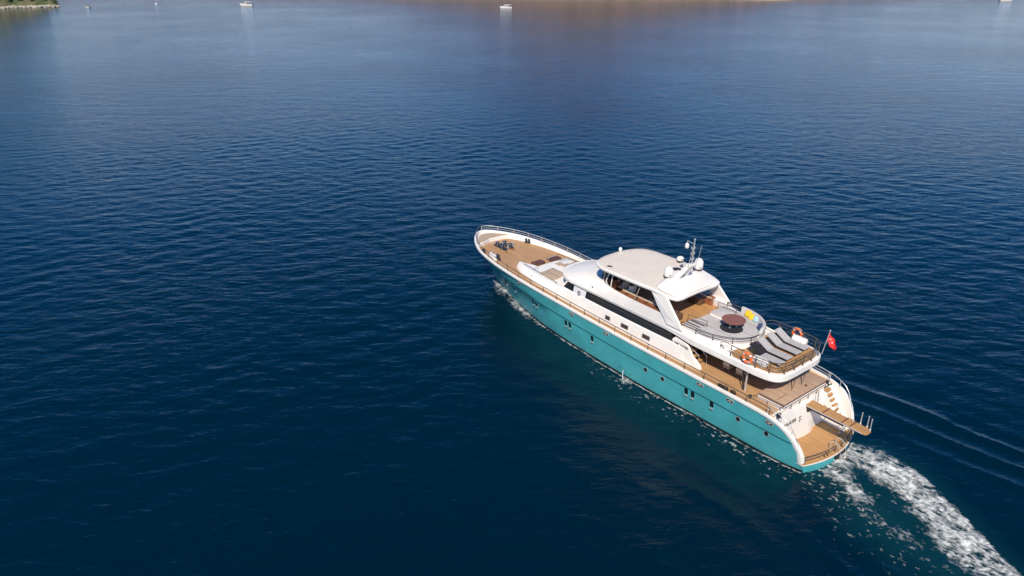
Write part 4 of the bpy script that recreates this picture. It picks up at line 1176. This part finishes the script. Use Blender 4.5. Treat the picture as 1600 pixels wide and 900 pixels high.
def height(X, Y):
    h = np.zeros_like(X)
    patch = .55 + .9 * fbm(X * .05, Y * .05, 3, 5)
    wx = X + 1.2 * fbm(X * .12, Y * .12, 2, 9) ; wy = Y + 1.2 * fbm(X * .12 + 40, Y * .12, 2, 19)
    for kx, ky, a, ph in waves:
        h = h + a * np.sin(kx * wx + ky * wy + ph)
    h = h * patch
    x, y = to_ship(X, Y)
    ay = np.abs(y)
    d = np.where((x > -1) & (x < 31), ay - whw(np.clip(x, -1, 31)), 9.)
    calm = np.clip(d / 3.0, .7, 1)
    calm = np.where((x < 0), np.clip((ay - 2) / 4, .25, 1) * np.clip(1 + x / 40, 0, 1) + (1 - np.clip(1 + x / 40, 0, 1)), calm)
    h = h * calm
    # long crests running back beside the wake
    env = np.exp(-((ay - 7.5) / 2.4) ** 2) * np.clip((9 - x) / 7, 0, 1) * np.clip((x + 70) / 30, 0, 1)
    side = np.where(y < 0, 1.0, .45)
    wob = 1.5 * (fbm(x * .16, y * .1, 2, 31) - .5)
    ph = 2 * pi * (ay - 8.15 + .055 * x + wob) / 1.75
    crest = .6 * np.cos(ph) + .25 * np.cos(2 * ph)
    h = h + .15 * env * side * crest * (.1 + 1.7 * fbm(x * .22 + 3, y * .6, 3, 77))
    # bow wave at the hull and churned wash
    bowe = np.exp(-((x - 28) / 3.2) ** 2) * np.exp(-np.clip(d, 0, 9) ** 2 / .25)
    h = h + .16 * bowe
    yl, yr = wash_axis(x)
    w = np.clip((y - yl) / .8, 0, 1) * np.clip((yr - y) / .8, 0, 1) * (x < .2) * np.exp(np.minimum(x, 0) / 18)
    rough = fbm(x * .9, y * 1.4, 5, 3) - .5
    h = h + w * (.34 * rough + .10 * np.exp(-((x + 2.2) / 1.6) ** 2))
    return h

ys = list(np.arange(14, 100, .24)); st = .24
while ys[-1] < 9000: st *= 1.025; ys.append(ys[-1] + st)
ys = [-400, -150, -50, -10, 2, 9] + ys
xs = list(np.arange(-72, 72.01, .26)); a = 72.0; st = .26; ex = []
while a < 9000: st *= 1.06; a += st; ex.append(a)
xs = [-e for e in ex[::-1]] + xs + ex
X, Y = np.meshgrid(np.array(xs), np.array(ys))
fade = np.clip((150 - np.hypot(X, Y - 40)) / 80, 0, 1)
Z = height(X, Y) * fade
nx_, ny_ = len(xs), len(ys)
me = bpy.data.meshes.new("sea")
me.vertices.add(nx_ * ny_)
me.vertices.foreach_set("co", np.stack([X, Y, Z], -1).astype(np.float32).ravel())
i0 = (np.arange(ny_ - 1)[:, None] * nx_ + np.arange(nx_ - 1)[None, :]).ravel()
q = np.stack([i0, i0 + 1, i0 + 1 + nx_, i0 + nx_], -1).astype(np.int32)
me.loops.add(q.size); me.loops.foreach_set("vertex_index", q.ravel())
me.polygons.add(len(q)); me.polygons.foreach_set("loop_start", np.arange(0, q.size, 4, dtype=np.int32)); me.polygons.foreach_set("loop_total", np.full(len(q), 4, np.int32))
me.update(calc_edges=True)
me.polygons.foreach_set("use_smooth", np.ones(len(q), bool))
x, y = to_ship(X, Y); ay = np.abs(y)
d = np.where((x > -1) & (x < 31), ay - whw(np.clip(x, -1, 31)), 9.)
yl, yr = wash_axis(x)
inw = np.clip((y - yl + 1.2) / 1.8, 0, 1) * np.clip((yr + 2.0 - y) / 2.5, 0, 1) * np.clip((.8 - x) / 1, 0, 1) * np.clip(1 + x / 45, 0, 1)
tport = np.clip(1 - (d) / 5.0, 0, 1) * np.clip((27 - x) / 8, 0, 1) * np.clip((x + 6) / 8, 0, 1) * (.55 + .9 * 1.3 * (fbm(X * .55, Y * .13, 4, 61) - .42))
tint = np.clip(np.maximum(inw * .8 * (.30 + 1.1 * (fbm(x * .35, y * .5, 3, 21))), tport * .30), 0, 1)  # aerated wash, plus greener streaks beside the hull
att = me.attributes.new("water_tint", 'FLOAT', 'POINT'); att.data.foreach_set("value", tint.astype(np.float32).ravel())
sea = bpy.data.objects.new("sea", me); C.objects.link(sea)
sea["kind"] = "structure"; sea["label"] = "deep blue rippled sea water"

m, nt, b = mk('sea_water')
L = nt.links
at_ = N(nt, "ShaderNodeAttribute", attribute_name="water_tint")
geo = N(nt, "ShaderNodeNewGeometry")
mx = N(nt, "ShaderNodeMix", data_type='RGBA')
mx.inputs[6].default_value = (.0001, .0108, .0225, 1); mx.inputs[7].default_value = (.004, .044, .054, 1)
n0 = N(nt, "ShaderNodeTexNoise", Scale=.06, Detail=3.0)
L.new(geo.outputs["Position"], n0.inputs["Vector"])
L.new(at_.outputs["Fac"], mx.inputs[0]); L.new(mx.outputs[2], b.inputs["Base Color"])
b.inputs["Roughness"].default_value = .10; b.inputs["IOR"].default_value = 1.333; b.inputs["Specular Tint"].default_value = (.25, .7, 1, 1)
mp = N(nt, "ShaderNodeMapping"); mp.inputs["Rotation"].default_value = (0, 0, R(-7)); mp.inputs["Scale"].default_value = (.45, 1.0, 1.0)
L.new(geo.outputs["Position"], mp.inputs[0])
na = N(nt, "ShaderNodeTexNoise", Scale=1.9, Detail=5.0, Roughness=.58, Distortion=.35); L.new(mp.outputs[0], na.inputs["Vector"])
nb = N(nt, "ShaderNodeTexNoise", Scale=.35, Detail=3.0, Roughness=.5, Distortion=.2); L.new(mp.outputs[0], nb.inputs["Vector"])
mp2 = N(nt, "ShaderNodeMapping"); mp2.inputs["Rotation"].default_value = (0, 0, R(14)); mp2.inputs["Scale"].default_value = (.6, 1.0, 1.0); L.new(geo.outputs["Position"], mp2.inputs[0])
nc = N(nt, "ShaderNodeTexNoise", Scale=4.0, Detail=3.0, Roughness=.6); L.new(mp2.outputs[0], nc.inputs["Vector"])
npz = N(nt, "ShaderNodeTexNoise", Scale=.022, Detail=3.0, Roughness=.6); L.new(geo.outputs["Position"], npz.inputs["Vector"])
mr = N(nt, "ShaderNodeMapRange"); mr.inputs["From Min"].default_value = .35; mr.inputs["From Max"].default_value = .65; mr.inputs["To Min"].default_value = .62; mr.inputs["To Max"].default_value = 1.12
L.new(npz.outputs["Fac"], mr.inputs["Value"])
b1 = N(nt, "ShaderNodeBump", Distance=.08); L.new(na.outputs["Fac"], b1.inputs["Height"]); L.new(mr.outputs[0], b1.inputs["Strength"])
b2 = N(nt, "ShaderNodeBump", Strength=.6, Distance=.13); L.new(nb.outputs["Fac"], b2.inputs["Height"]); L.new(b1.outputs[0], b2.inputs["Normal"])
b3 = N(nt, "ShaderNodeBump", Strength=.5, Distance=.03); L.new(nc.outputs["Fac"], b3.inputs["Height"]); L.new(b2.outputs[0], b3.inputs["Normal"])
L.new(b3.outputs[0], b.inputs["Normal"])
me.materials.append(m)

# ------------------------------------------------------------------ foam (uncountable: one sheet of broken foam for the wake, one along the hull)
def foam_mat(name, stretch, scale):
    m, nt, b = mk(name); L = nt.links
    b.inputs["Base Color"].default_value = (.78, .80, .78, 1); b.inputs["Roughness"].default_value = .7
    a_ = N(nt, "ShaderNodeAttribute", attribute_name="foam"); tc = N(nt, "ShaderNodeTexCoord")
    mp = N(nt, "ShaderNodeMapping"); mp.inputs["Scale"].default_value = stretch; L.new(tc.outputs["Object"], mp.inputs[0])
    no = N(nt, "ShaderNodeTexNoise", Scale=scale, Detail=7.0, Roughness=.68, Distortion=.9); L.new(mp.outputs[0], no.inputs["Vector"])
    ct = N(nt, "ShaderNodeMath", operation='MULTIPLY_ADD'); ct.inputs[1].default_value = 1.9; ct.inputs[2].default_value = -.47; L.new(no.outputs["Fac"], ct.inputs[0])
    ad = N(nt, "ShaderNodeMath", operation='ADD'); L.new(ct.outputs[0], ad.inputs[0]); L.new(a_.outputs["Fac"], ad.inputs[1])
    mr = N(nt, "ShaderNodeMapRange"); mr.inputs["From Min"].default_value = .70; mr.inputs["From Max"].default_value = 1.60
    L.new(ad.outputs[0], mr.inputs["Value"])
    bp = N(nt, "ShaderNodeBump", Strength=.8, Distance=.08); L.new(ad.outputs[0], bp.inputs["Height"]); L.new(bp.outputs[0], b.inputs["Normal"])
    tr_ = N(nt, "ShaderNodeBsdfTransparent"); ms = N(nt, "ShaderNodeMixShader")
    L.new(mr.outputs[0], ms.inputs[0]); L.new(tr_.outputs[0], ms.inputs[1]); L.new(b.outputs[0], ms.inputs[2])
    L.new(ms.outputs[0], nt.nodes["Material Output"].inputs["Surface"])
    return m
def grid_obj(name, P, foam, mat):
    ny, nx = foam.shape
    me = bpy.data.meshes.new(name); me.vertices.add(nx * ny); me.vertices.foreach_set("co", P.astype(np.float32).ravel())
    i0 = (np.arange(ny - 1)[:, None] * nx + np.arange(nx - 1)[None, :]).ravel()
    q = np.stack([i0, i0 + 1, i0 + 1 + nx, i0 + nx], -1).astype(np.int32)
    f = foam.ravel(); keep = f[q].max(1) > .12; q = q[keep]
    me.loops.add(q.size); me.loops.foreach_set("vertex_index", q.ravel()); me.polygons.add(len(q))
    me.polygons.foreach_set("loop_start", np.arange(0, q.size, 4, dtype=np.int32)); me.polygons.foreach_set("loop_total", np.full(len(q), 4, np.int32))
    me.update(calc_edges=True); me.polygons.foreach_set("use_smooth", np.ones(len(q), bool))
    a_ = me.attributes.new("foam", 'FLOAT', 'POINT'); a_.data.foreach_set("value", foam.astype(np.float32).ravel())
    me.materials.append(mat); o = bpy.data.objects.new(name, me); C.objects.link(o)
    o.location = (O[0], O[1], 0); o.rotation_euler = (0, 0, HD)
    return o
gx = np.arange(-26, .35, .055); gy = np.arange(-4.2, 16, .06)
x, y = np.meshgrid(gx, gy)
XW, YW = to_world(x, y)
yl, yr = wash_axis(x); wid = yr - yl; v = (y - yl) / wid
u = np.maximum(-x, 0)
edge = np.clip(v / .07, 0, 1) * np.clip((1 - v) / .10, 0, 1)
wx_ = x + .5 * (fbm(x * .9, y * .9, 3, 141) - .5); wy_ = y + .5 * (fbm(x * .9 + 9, y * .9, 3, 142) - .5)
n1 = fbm(wx_ * .75 + 3, wy_ * 1.3 + 7, 3, 41); n2 = fbm(wx_ * 1.9, wy_ * 3.0, 3, 55); n3 = fbm(wx_ * 4.5, wy_ * 7.0, 3, 58)
lace = (1 - np.abs(2 * n2 - 1) * 2.2) * .5 + (1 - np.abs(2 * n3 - 1) * 2.4) * .35
big = fbm(x * .38 + 2, y * .55, 3, 47)
main = np.clip((.66 - .10 * np.exp(-((u - 3) / 1.6) ** 2) + .42 * (big - .5) * 2 - v) / .30, 0, 1) * np.clip(1.25 - u / 60, 0, 1) * (.55 + .9 * np.clip((big - .32) * 3, 0, 1) * .5)
port = np.exp(-((v - .82 + .12 * (big - .5)) / .12) ** 2) * np.clip(1.6 - u / 4.6, 0, 1) * np.clip(.4 + 1.6 * (fbm(x * .9, y * .9, 2, 48) - .25), 0, 1)
near = np.exp(-(u / 1.5) ** 2)
cover = np.maximum(np.maximum(main, port), near)
foam = cover * (.13 + .82 * lace + 1.1 * (n1 - .45)) * edge
foam = np.clip(foam, 0, .80) + .12 * cover * edge
spk = (fbm(x * 4.6, y * 6.5, 3, 90) > .675) * .58 * np.clip(1 - np.abs(v - .95) / .6, 0, 1) * np.clip(1.2 - u / 10, 0, 1)
foam = np.maximum(foam, spk) * np.clip((.25 - x) / .3, 0, 1)
# nothing under the platform inside the hull
foam = np.where((x > -.52 * (1 - (y / 2.53) ** 2)) & (np.abs(y) < 2.3), 0, foam)
relief = .30 * np.clip(foam, 0, 1) * (fbm(x * 3.1, y * 4.0, 4, 15) - .25)
zz = height(XW, YW) + .03 + relief
wk = grid_obj("wake_foam", np.stack([x, y, zz], -1), foam, foam_mat('wake_foam', (1.0, 1.7, 1.0), 2.6))
wk["kind"] = "stuff"; wk["label"] = "white churned propeller wash trailing behind the stern"; wk["category"] = "foam"

# foam line along the waterline
sx = np.arange(.0, 31.0, .06); dd = np.r_[-.06, np.arange(0, 2.6, .055)]
S_, D_ = np.meshgrid(sx, dd)
bw0 = whw(S_)
for sg, nm in ((1, "port"), (-1, "starboard")):
    # near the bow the foam runs outward from the stem
    x = S_.copy(); y = sg * (bw0 + D_)
    dist = np.maximum(D_, 0)
    line = np.exp(-((dist - .16 - .12 * (fbm(x * .7, x * 0, 2, 8) - .5)) / .07) ** 2) * (.10 + .85 * fbm(x * 1.6, dist * 3, 3, 12))
    bw_patch = np.exp(-((x - 28.6) / 1.9) ** 2) * np.exp(-((dist - .10 - .10 * (30.5 - x)) / .50) ** 2) * (.10 + .85 * fbm(x * 1.7, dist * 3.5, 4, 66))
    sh_patch = np.exp(-((x - 24.5) / 2.9) ** 2) * np.exp(-((dist - .28) / .42) ** 2) * (.05 + .85 * fbm(x * 1.8, dist * 3.5, 4, 67))
    outl = np.exp(-((x - 12.2) / .5) ** 2) * np.exp(-((dist - .35) / .4) ** 2) * .55 * fbm(x * 4.5, dist * 5, 3, 7) * (1.7 if sg > 0 else 0)
    spk = (fbm(x * 4.5, dist * 6.5, 3, 91) > .69) * .48 * np.clip((19 - x) / 8, .25, 1) * np.exp(-((dist - .6) / 1.0) ** 2)
    foam = np.maximum.reduce([line, bw_patch, sh_patch, outl, spk])
    XW, YW = to_world(x, y)
    zz = height(XW, YW) + .03 + .14 * np.clip(foam, 0, 1) * fbm(x * 4, y * 4, 3, 17) + .10 * bw_patch
    o = grid_obj("bow_foam", np.stack([x, y, zz], -1), foam, foam_mat('bow_foam', (1, 1, 1), 3.2))
    o["kind"] = "stuff"; o["category"] = "foam"
    o["label"] = "thin white foam breaking along the turquoise hull at the waterline, camera side" if sg > 0 else "thin white foam along the far side of the turquoise hull"

# cooling-water jet (part of the yacht's outlet)
mb = MB(); pts = [(12.6, hb(12.6, .55) + .02, .56), (12.55, hb(12.6, .5) + .15, .5), (12.48, hb(12.6, .3) + .26, .25), (12.4, hb(12.6, 0) + .36, .03)]
mb.tube(catmull(pts, 4), [.012 + .0015 * k for k in range(13)], 8)
mb.build("outlet_water", plain('falling_water', (.7, .74, .74), .4, 0, .1, 12, .5, 30), yacht, smooth=60)

# ------------------------------------------------------------------ coast
def terrain(name, xr, yr, step, hf, mat, label):
    gx = np.arange(xr[0], xr[1] + .01, step); gy = np.arange(yr[0], yr[1] + .01, step)
    x, y = np.meshgrid(gx, gy); z = hf(x, y)
    ny, nx = x.shape; me = bpy.data.meshes.new(name); me.vertices.add(nx * ny); me.vertices.foreach_set("co", np.stack([x, y, z], -1).astype(np.float32).ravel())
    i0 = (np.arange(ny - 1)[:, None] * nx + np.arange(nx - 1)[None, :]).ravel(); q = np.stack([i0, i0 + 1, i0 + 1 + nx, i0 + nx], -1).astype(np.int32)
    me.loops.add(q.size); me.loops.foreach_set("vertex_index", q.ravel()); me.polygons.add(len(q)); me.polygons.foreach_set("loop_start", np.arange(0, q.size, 4, dtype=np.int32)); me.polygons.foreach_set("loop_total", np.full(len(q), 4, np.int32))
    me.update(calc_edges=True); me.polygons.foreach_set("use_smooth", np.ones(len(q), bool)); me.materials.append(mat)
    o = bpy.data.objects.new(name, me); C.objects.link(o); o["kind"] = "structure"; o["label"] = label
    return o
def land_mat(name, green, earth, rock, rock_h):
    m, nt, b = mk(name); L = nt.links; b.inputs["Roughness"].default_value = .95
    geo = N(nt, "ShaderNodeNewGeometry")
    n1 = N(nt, "ShaderNodeTexNoise", Scale=.12, Detail=7.0, Roughness=.65); L.new(geo.outputs["Position"], n1.inputs["Vector"])
    mr = N(nt, "ShaderNodeMapRange"); mr.inputs["From Min"].default_value = .42; mr.inputs["From Max"].default_value = .58; L.new(n1.outputs["Fac"], mr.inputs["Value"])
    mx = N(nt, "ShaderNodeMix", data_type='RGBA'); mx.inputs[6].default_value = (*green, 1); mx.inputs[7].default_value = (*earth, 1); L.new(mr.outputs[0], mx.inputs[0])
    sp = N(nt, "ShaderNodeSeparateXYZ"); L.new(geo.outputs["Position"], sp.inputs[0])
    n2 = N(nt, "ShaderNodeTexNoise", Scale=.5, Detail=5.0); L.new(geo.outputs["Position"], n2.inputs["Vector"])
    ma = N(nt, "ShaderNodeMath", operation='MULTIPLY_ADD'); ma.inputs[1].default_value = -2.5 * rock_h; L.new(n2.outputs["Fac"], ma.inputs[0]); L.new(sp.outputs["Z"], ma.inputs[2])
    m2 = N(nt, "ShaderNodeMapRange"); m2.inputs["From Min"].default_value = -.9 * rock_h; m2.inputs["From Max"].default_value = .1 * rock_h; L.new(ma.outputs[0], m2.inputs["Value"])
    mx2 = N(nt, "ShaderNodeMix", data_type='RGBA'); mx2.inputs[6].default_value = (*rock, 1); L.new(mx.outputs[2], mx2.inputs[7]); L.new(m2.outputs[0], mx2.inputs[0])
    L.new(mx2.outputs[2], b.inputs["Base Color"])
    bp = N(nt, "ShaderNodeBump", Strength=1.0, Distance=1.5); L.new(n1.outputs["Fac"], bp.inputs["Height"]); L.new(bp.outputs[0], b.inputs["Normal"])
    return m
def far_h(x, y):
    shore = 473 + 26 * (fbm(x * .01 + 5, x * 0, 3, 2) - .5) * 2 + 26 * np.clip(np.abs(x - 40) / 350, 0, 2) - 27 * np.exp(-((x - 152) / 30) ** 2)
    d = y - shore
    ridge = 8 + 34 * fbm(x * .006, y * .004, 4, 71) * (.35 + .9 * np.exp(-((x - 60) / 130) ** 2)) + 36 * np.exp(-((x - 45) / 85) ** 2) * (.5 + fbm(x * .02, y * .01, 3, 72))
    return np.where(d > 0, ridge * (1 - np.exp(-d / 95)) + 5 * (fbm(x * .06, y * .06, 4, 4) - .5) * np.clip(d / 20, 0, 1), d * .3)
terrain("hills", (-1100, 1100), (430, 900), 6, far_h, land_mat('hill_scrub', (.11, .085, .055), (.21, .13, .11), (.36, .29, .22), 1.2), "brown and green hills of the coast behind the bay")
def head_h(x, y):
    # tongue of land reaching in from the left
    ytip = 405 + (x + 230) * .35
    cx = -229.5 - (y - 400) * .62 + 3 * (fbm(y * .15, x * 0, 3, 8) - .5)
    front = 386 + np.clip(x + 254, 0, 40) * .62 - np.clip(-(x + 254), 0, 300) * .35 + 3 * (fbm(x * .25, y * 0, 3, 6) - .5)
    d = np.minimum(np.minimum((y - front), (cx - x) * .8), (front + 70 + np.clip(-(x + 230), 0, 400) - y))
    return np.where(d > 0, .5 * np.clip(d, 0, 1.2) + 46 * (1 - np.exp(-np.clip(d - 1, 0, 99) / 36)) * (.7 + .6 * fbm(x * .05, y * .05, 4, 24)) + 1.2 * (fbm(x * .5, y * .5, 3, 34) - .5) * np.clip(d / 3, 0, 1), np.maximum(d * .5, -2))
terrain("headland", (-420, -222), (330, 520), 1.2, head_h, land_mat('headland_scrub', (.05, .075, .025), (.13, .115, .06), (.42, .37, .30), .9), "scrub covered rocky headland at the upper left")

# boulders and shrubs on the headland tip
M_['rock'] = plain('pale_rock', (.42, .37, .30), .9, 0, .15, .8, .8, 3)
def boulder(sz, seed):
    r = random.Random(seed); bmv = []
    mb = MB(); n = 10; rings = []
    for i in range(1, 8):
        th = pi * i / 8; ring = []
        for k in range(n):
            ph = 2 * pi * k / n; q = 1 + .35 * (r.random() - .5)
            ring.append((sz * q * sin(th) * cos(ph), sz * .8 * q * sin(th) * sin(ph), sz * .55 * q * cos(th)))
        rings.append(ring)
    mb.loft(rings, closed=True, flip=True); mb.add(rings[0], [tuple(range(n))]); mb.add(rings[-1], [tuple(range(n))[::-1]])
    return mb
rk = []
def headz(x, y): return float(head_h(np.array([[x]], float), np.array([[y]], float))[0, 0])
def front_y(x): 
    for yy_ in np.arange(370, 415, .3):
        if headz(x, yy_) > .05: return yy_
    return 400
protos = {}
side_words = ["at the very tip of the headland", "just left of the headland tip"]
nb_ = 14
for k in range(nb_):
    x = -230.5 - 1.75 * k + random.uniform(-.4, .4); sz = random.uniform(.7, 1.5)
    o = boulder(sz, k).build("boulder", M_['rock'], None)
    o.location = (x, front_y(x) + random.uniform(-.3, .5), .25); o.rotation_euler = (0, 0, random.uniform(0, 3))
    o["category"] = "rock"; o["group"] = "pale rocks along the headland shore"
    ordn = ["first", "second", "third", "fourth", "fifth", "sixth", "seventh", "eighth", "ninth", "tenth", "eleventh", "twelfth", "thirteenth", "fourteenth"][k]
    o["label"] = ("pale boulder at the very tip of the headland" if k == 0 else f"pale shore boulder, {ordn} counting leftwards from the headland tip")
# shrubs
M_['leaf'] = plain('shrub_leaves', (.06, .09, .03), .8, 0, .35, 1.2, col2=(.03, .05, .018))
def shrub(sz, seed):
    r = np.random.default_rng(seed); mb = MB(); n = 420
    for _ in range(n):
        dvec = r.normal(size=3); dvec /= np.linalg.norm(dvec); lob = .75 + .35 * math.sin(3 * math.atan2(dvec[1], dvec[0]) + seed) * .6
        p = dvec * sz * lob * r.uniform(.45, 1.05) * np.array([1, 1, .7]); p[2] = abs(p[2]) + .1
        a_ = r.normal(size=3); a_ /= np.linalg.norm(a_); c = np.cross(a_, r.normal(size=3)); c /= np.linalg.norm(c); l = sz * .13
        mb.add([p + a_ * l, p + c * l, p - a_ * l, p - c * l], [(0, 1, 2, 3)])
    return mb
pos = []
for k in range(16):
    x = -232.5 - 1.45 * k; yf = front_y(x) + 3.0 + 2.2 * (k % 3)
    pos.append((x, yf, 1.3 + .5 * random.random()))
onames = ["first", "second", "third", "fourth", "fifth", "sixth", "seventh", "eighth", "ninth", "tenth", "eleventh", "twelfth", "thirteenth", "fourteenth", "fifteenth", "sixteenth"]
for k, (x, yf, s_) in enumerate(pos):
    t = empty("shrub", (x, yf, headz(x, yf) - .1), 0, f"dark green shrub on the headland slope, {onames[k]} counting leftwards from the tip" if k else "dark green shrub nearest the tip of the headland", "shrub", "shrubs on the headland")
    shrub(s_, k).build("foliage", M_['leaf'], t)
    mb = MB(); mb.tube([(0, 0, -.3), (.05, .02, .4), (.1, .05, .9)], [.09, .07, .04], 6); mb.build("stem", M_['teakdark'], t)

# ------------------------------------------------------------------ distant boats
def small_boat(x, y, rz, L_, label, kind, cat="motorboat", name="small_motorboat"):
    t = empty(name, (x, y, 0), rz, label, cat, "small boats moored far across the bay")
    B_ = L_ * .30; H_ = L_ * .13
    mb = MB(); rings = []
    for u in np.linspace(0, 1, 13):
        bb = B_ / 2 * (1 - u ** 3.2) ** .6 * (.88 + .12 * min(1, u * 4)); zt = H_ * (1 + .45 * u * u)
        xx = -L_ / 2 + L_ * u
        rings.append([(xx - .08 * L_ * (1 - q) * u ** 2, bb * (.75 + .25 * q) * s_, -.1 + (zt + .1) * q) for s_, q in ((1, 1), (1, .5), (1, 0), (-1, 0), (-1, .5), (-1, 1))])
    mb.loft(rings); mb.add(rings[0], [tuple(range(6))]); mb.build("hull", M_['white'], t, smooth=35)
    mb = MB(); mb.loft([[(r[0][0], r[0][1] * .93, r[0][2] - .06 * (1 if kind else 1)), (r[5][0], r[5][1] * .93, r[5][2] - .06)] for r in rings]); mb.build("deck", M_['teak'] if kind != 2 else M_['white2'], t)
    mb = MB(); mb.tube([(r[2][0], r[2][1] + .01, .05) for r in rings], .05, 4); mb.tube([(r[3][0], r[3][1] - .01, .05) for r in rings], .05, 4); mb.build("waterline_stripe", M_['dark'], t)
    if kind in (0, 1):
        c0, c1 = (-.05, .22) if kind == 0 else (-.22, .25)
        mb = MB(); z0 = H_ * .9; w = B_ * .34
        rr = [[(L_ * c0, -w, z), (L_ * c1 - (z - z0) * .7, -w * .8, z), (L_ * c1 - (z - z0) * .7, w * .8, z), (L_ * c0, w, z)] for z in (z0, z0 + L_ * .11)]
        mb.loft(rr, closed=True); mb.add(rr[1], [(0, 1, 2, 3)]); cb_ = mb.build("cabin", M_['white'], t, bevel=.04)
        mb = MB()
        for s_ in (-1, 1): mb.box((L_ * (c0 + c1) / 2 - .1, s_ * (w * .93), z0 + L_ * .065), (L_ * (c1 - c0) * .6, .06, L_ * .035), rz=-s_ * .1)
        mb.box((L_ * c1 - .2, 0, z0 + L_ * .065), (.1, w * 1.5, L_ * .04), ry=R(-35)); mb.build("cabin_window", M_['glass'], cb_)
        mb = MB(); mb.prism([(-L_ * .42, -B_ * .40), (L_ * .08, -B_ * .40), (L_ * .14, 0), (L_ * .08, B_ * .40), (-L_ * .42, B_ * .40)], z0 + L_ * .17, z0 + L_ * .185); cn_ = mb.build("canopy", M_['canopy'] if kind == 0 else M_['white'], t)
        for a_ in (-.4, .05):
            for s_ in (-1, 1):
                mb = MB(); mb.tube([(L_ * a_, s_ * B_ * .36, H_ * .8), (L_ * a_, s_ * B_ * .36, z0 + L_ * .175)], .04, 5); mb.build("canopy_post", M_['chrome'], cn_)
    else:
        mb = MB(); mb.prism([(-L_ * .1, -B_ * .25), (L_ * .25, -B_ * .2), (L_ * .25, B_ * .2), (-L_ * .1, B_ * .25)], H_ * .85, H_ * 1.45, inset=.1); mb.build("console_cover", M_['dark'], t)
        mb = MB(); mb.box((-L_ * .3, 0, H_), (L_ * .06, B_ * .8, .08)); mb.build("thwart", M_['teak'], t)
    mb = MB(); mb.box((-L_ / 2 - .15, 0, H_ * .8), (.35, .4, .7)); mb.build("outboard_motor", M_['dark'], t, bevel=.05)
    return t
small_boat(-136.9, 405.5, R(178), 6.8, "white motorboat with cream canopy, left of the middle near the top edge", 0)
small_boat(-3.1, 386.5, R(186), 6.0, "small white cabin boat with white canopy, near the top edge in the middle", 1)
small_boat(-211.6, 391.9, R(150), 3.6, "tiny white open boat with a dark cover beside the headland tip", 2, "dinghy", "dinghy")
small_boat(279.8, 446.5, R(4), 8.0, "white motorboat cut off by the top edge at the far right", 1)
by = empty("mooring_buoy", (-189.5, 419.4, 0), 0, "tiny white mooring buoy floating between the dinghy and the canopied motorboat", "buoy")
mb = MB(); mb.lathe([(.1, -.3), (.45, -.1), (.55, .15), (.4, .45), (.1, .6)], (0, 0, 0), 12); mb.build("float", M_['white'], by, smooth=60)
mb = MB(); mb.lathe([(.06, .55), (.06, .8), (.12, .85), (.1, .95)], (0, 0, 0), 8); mb.build("mooring_ring", M_['chrome'], by)
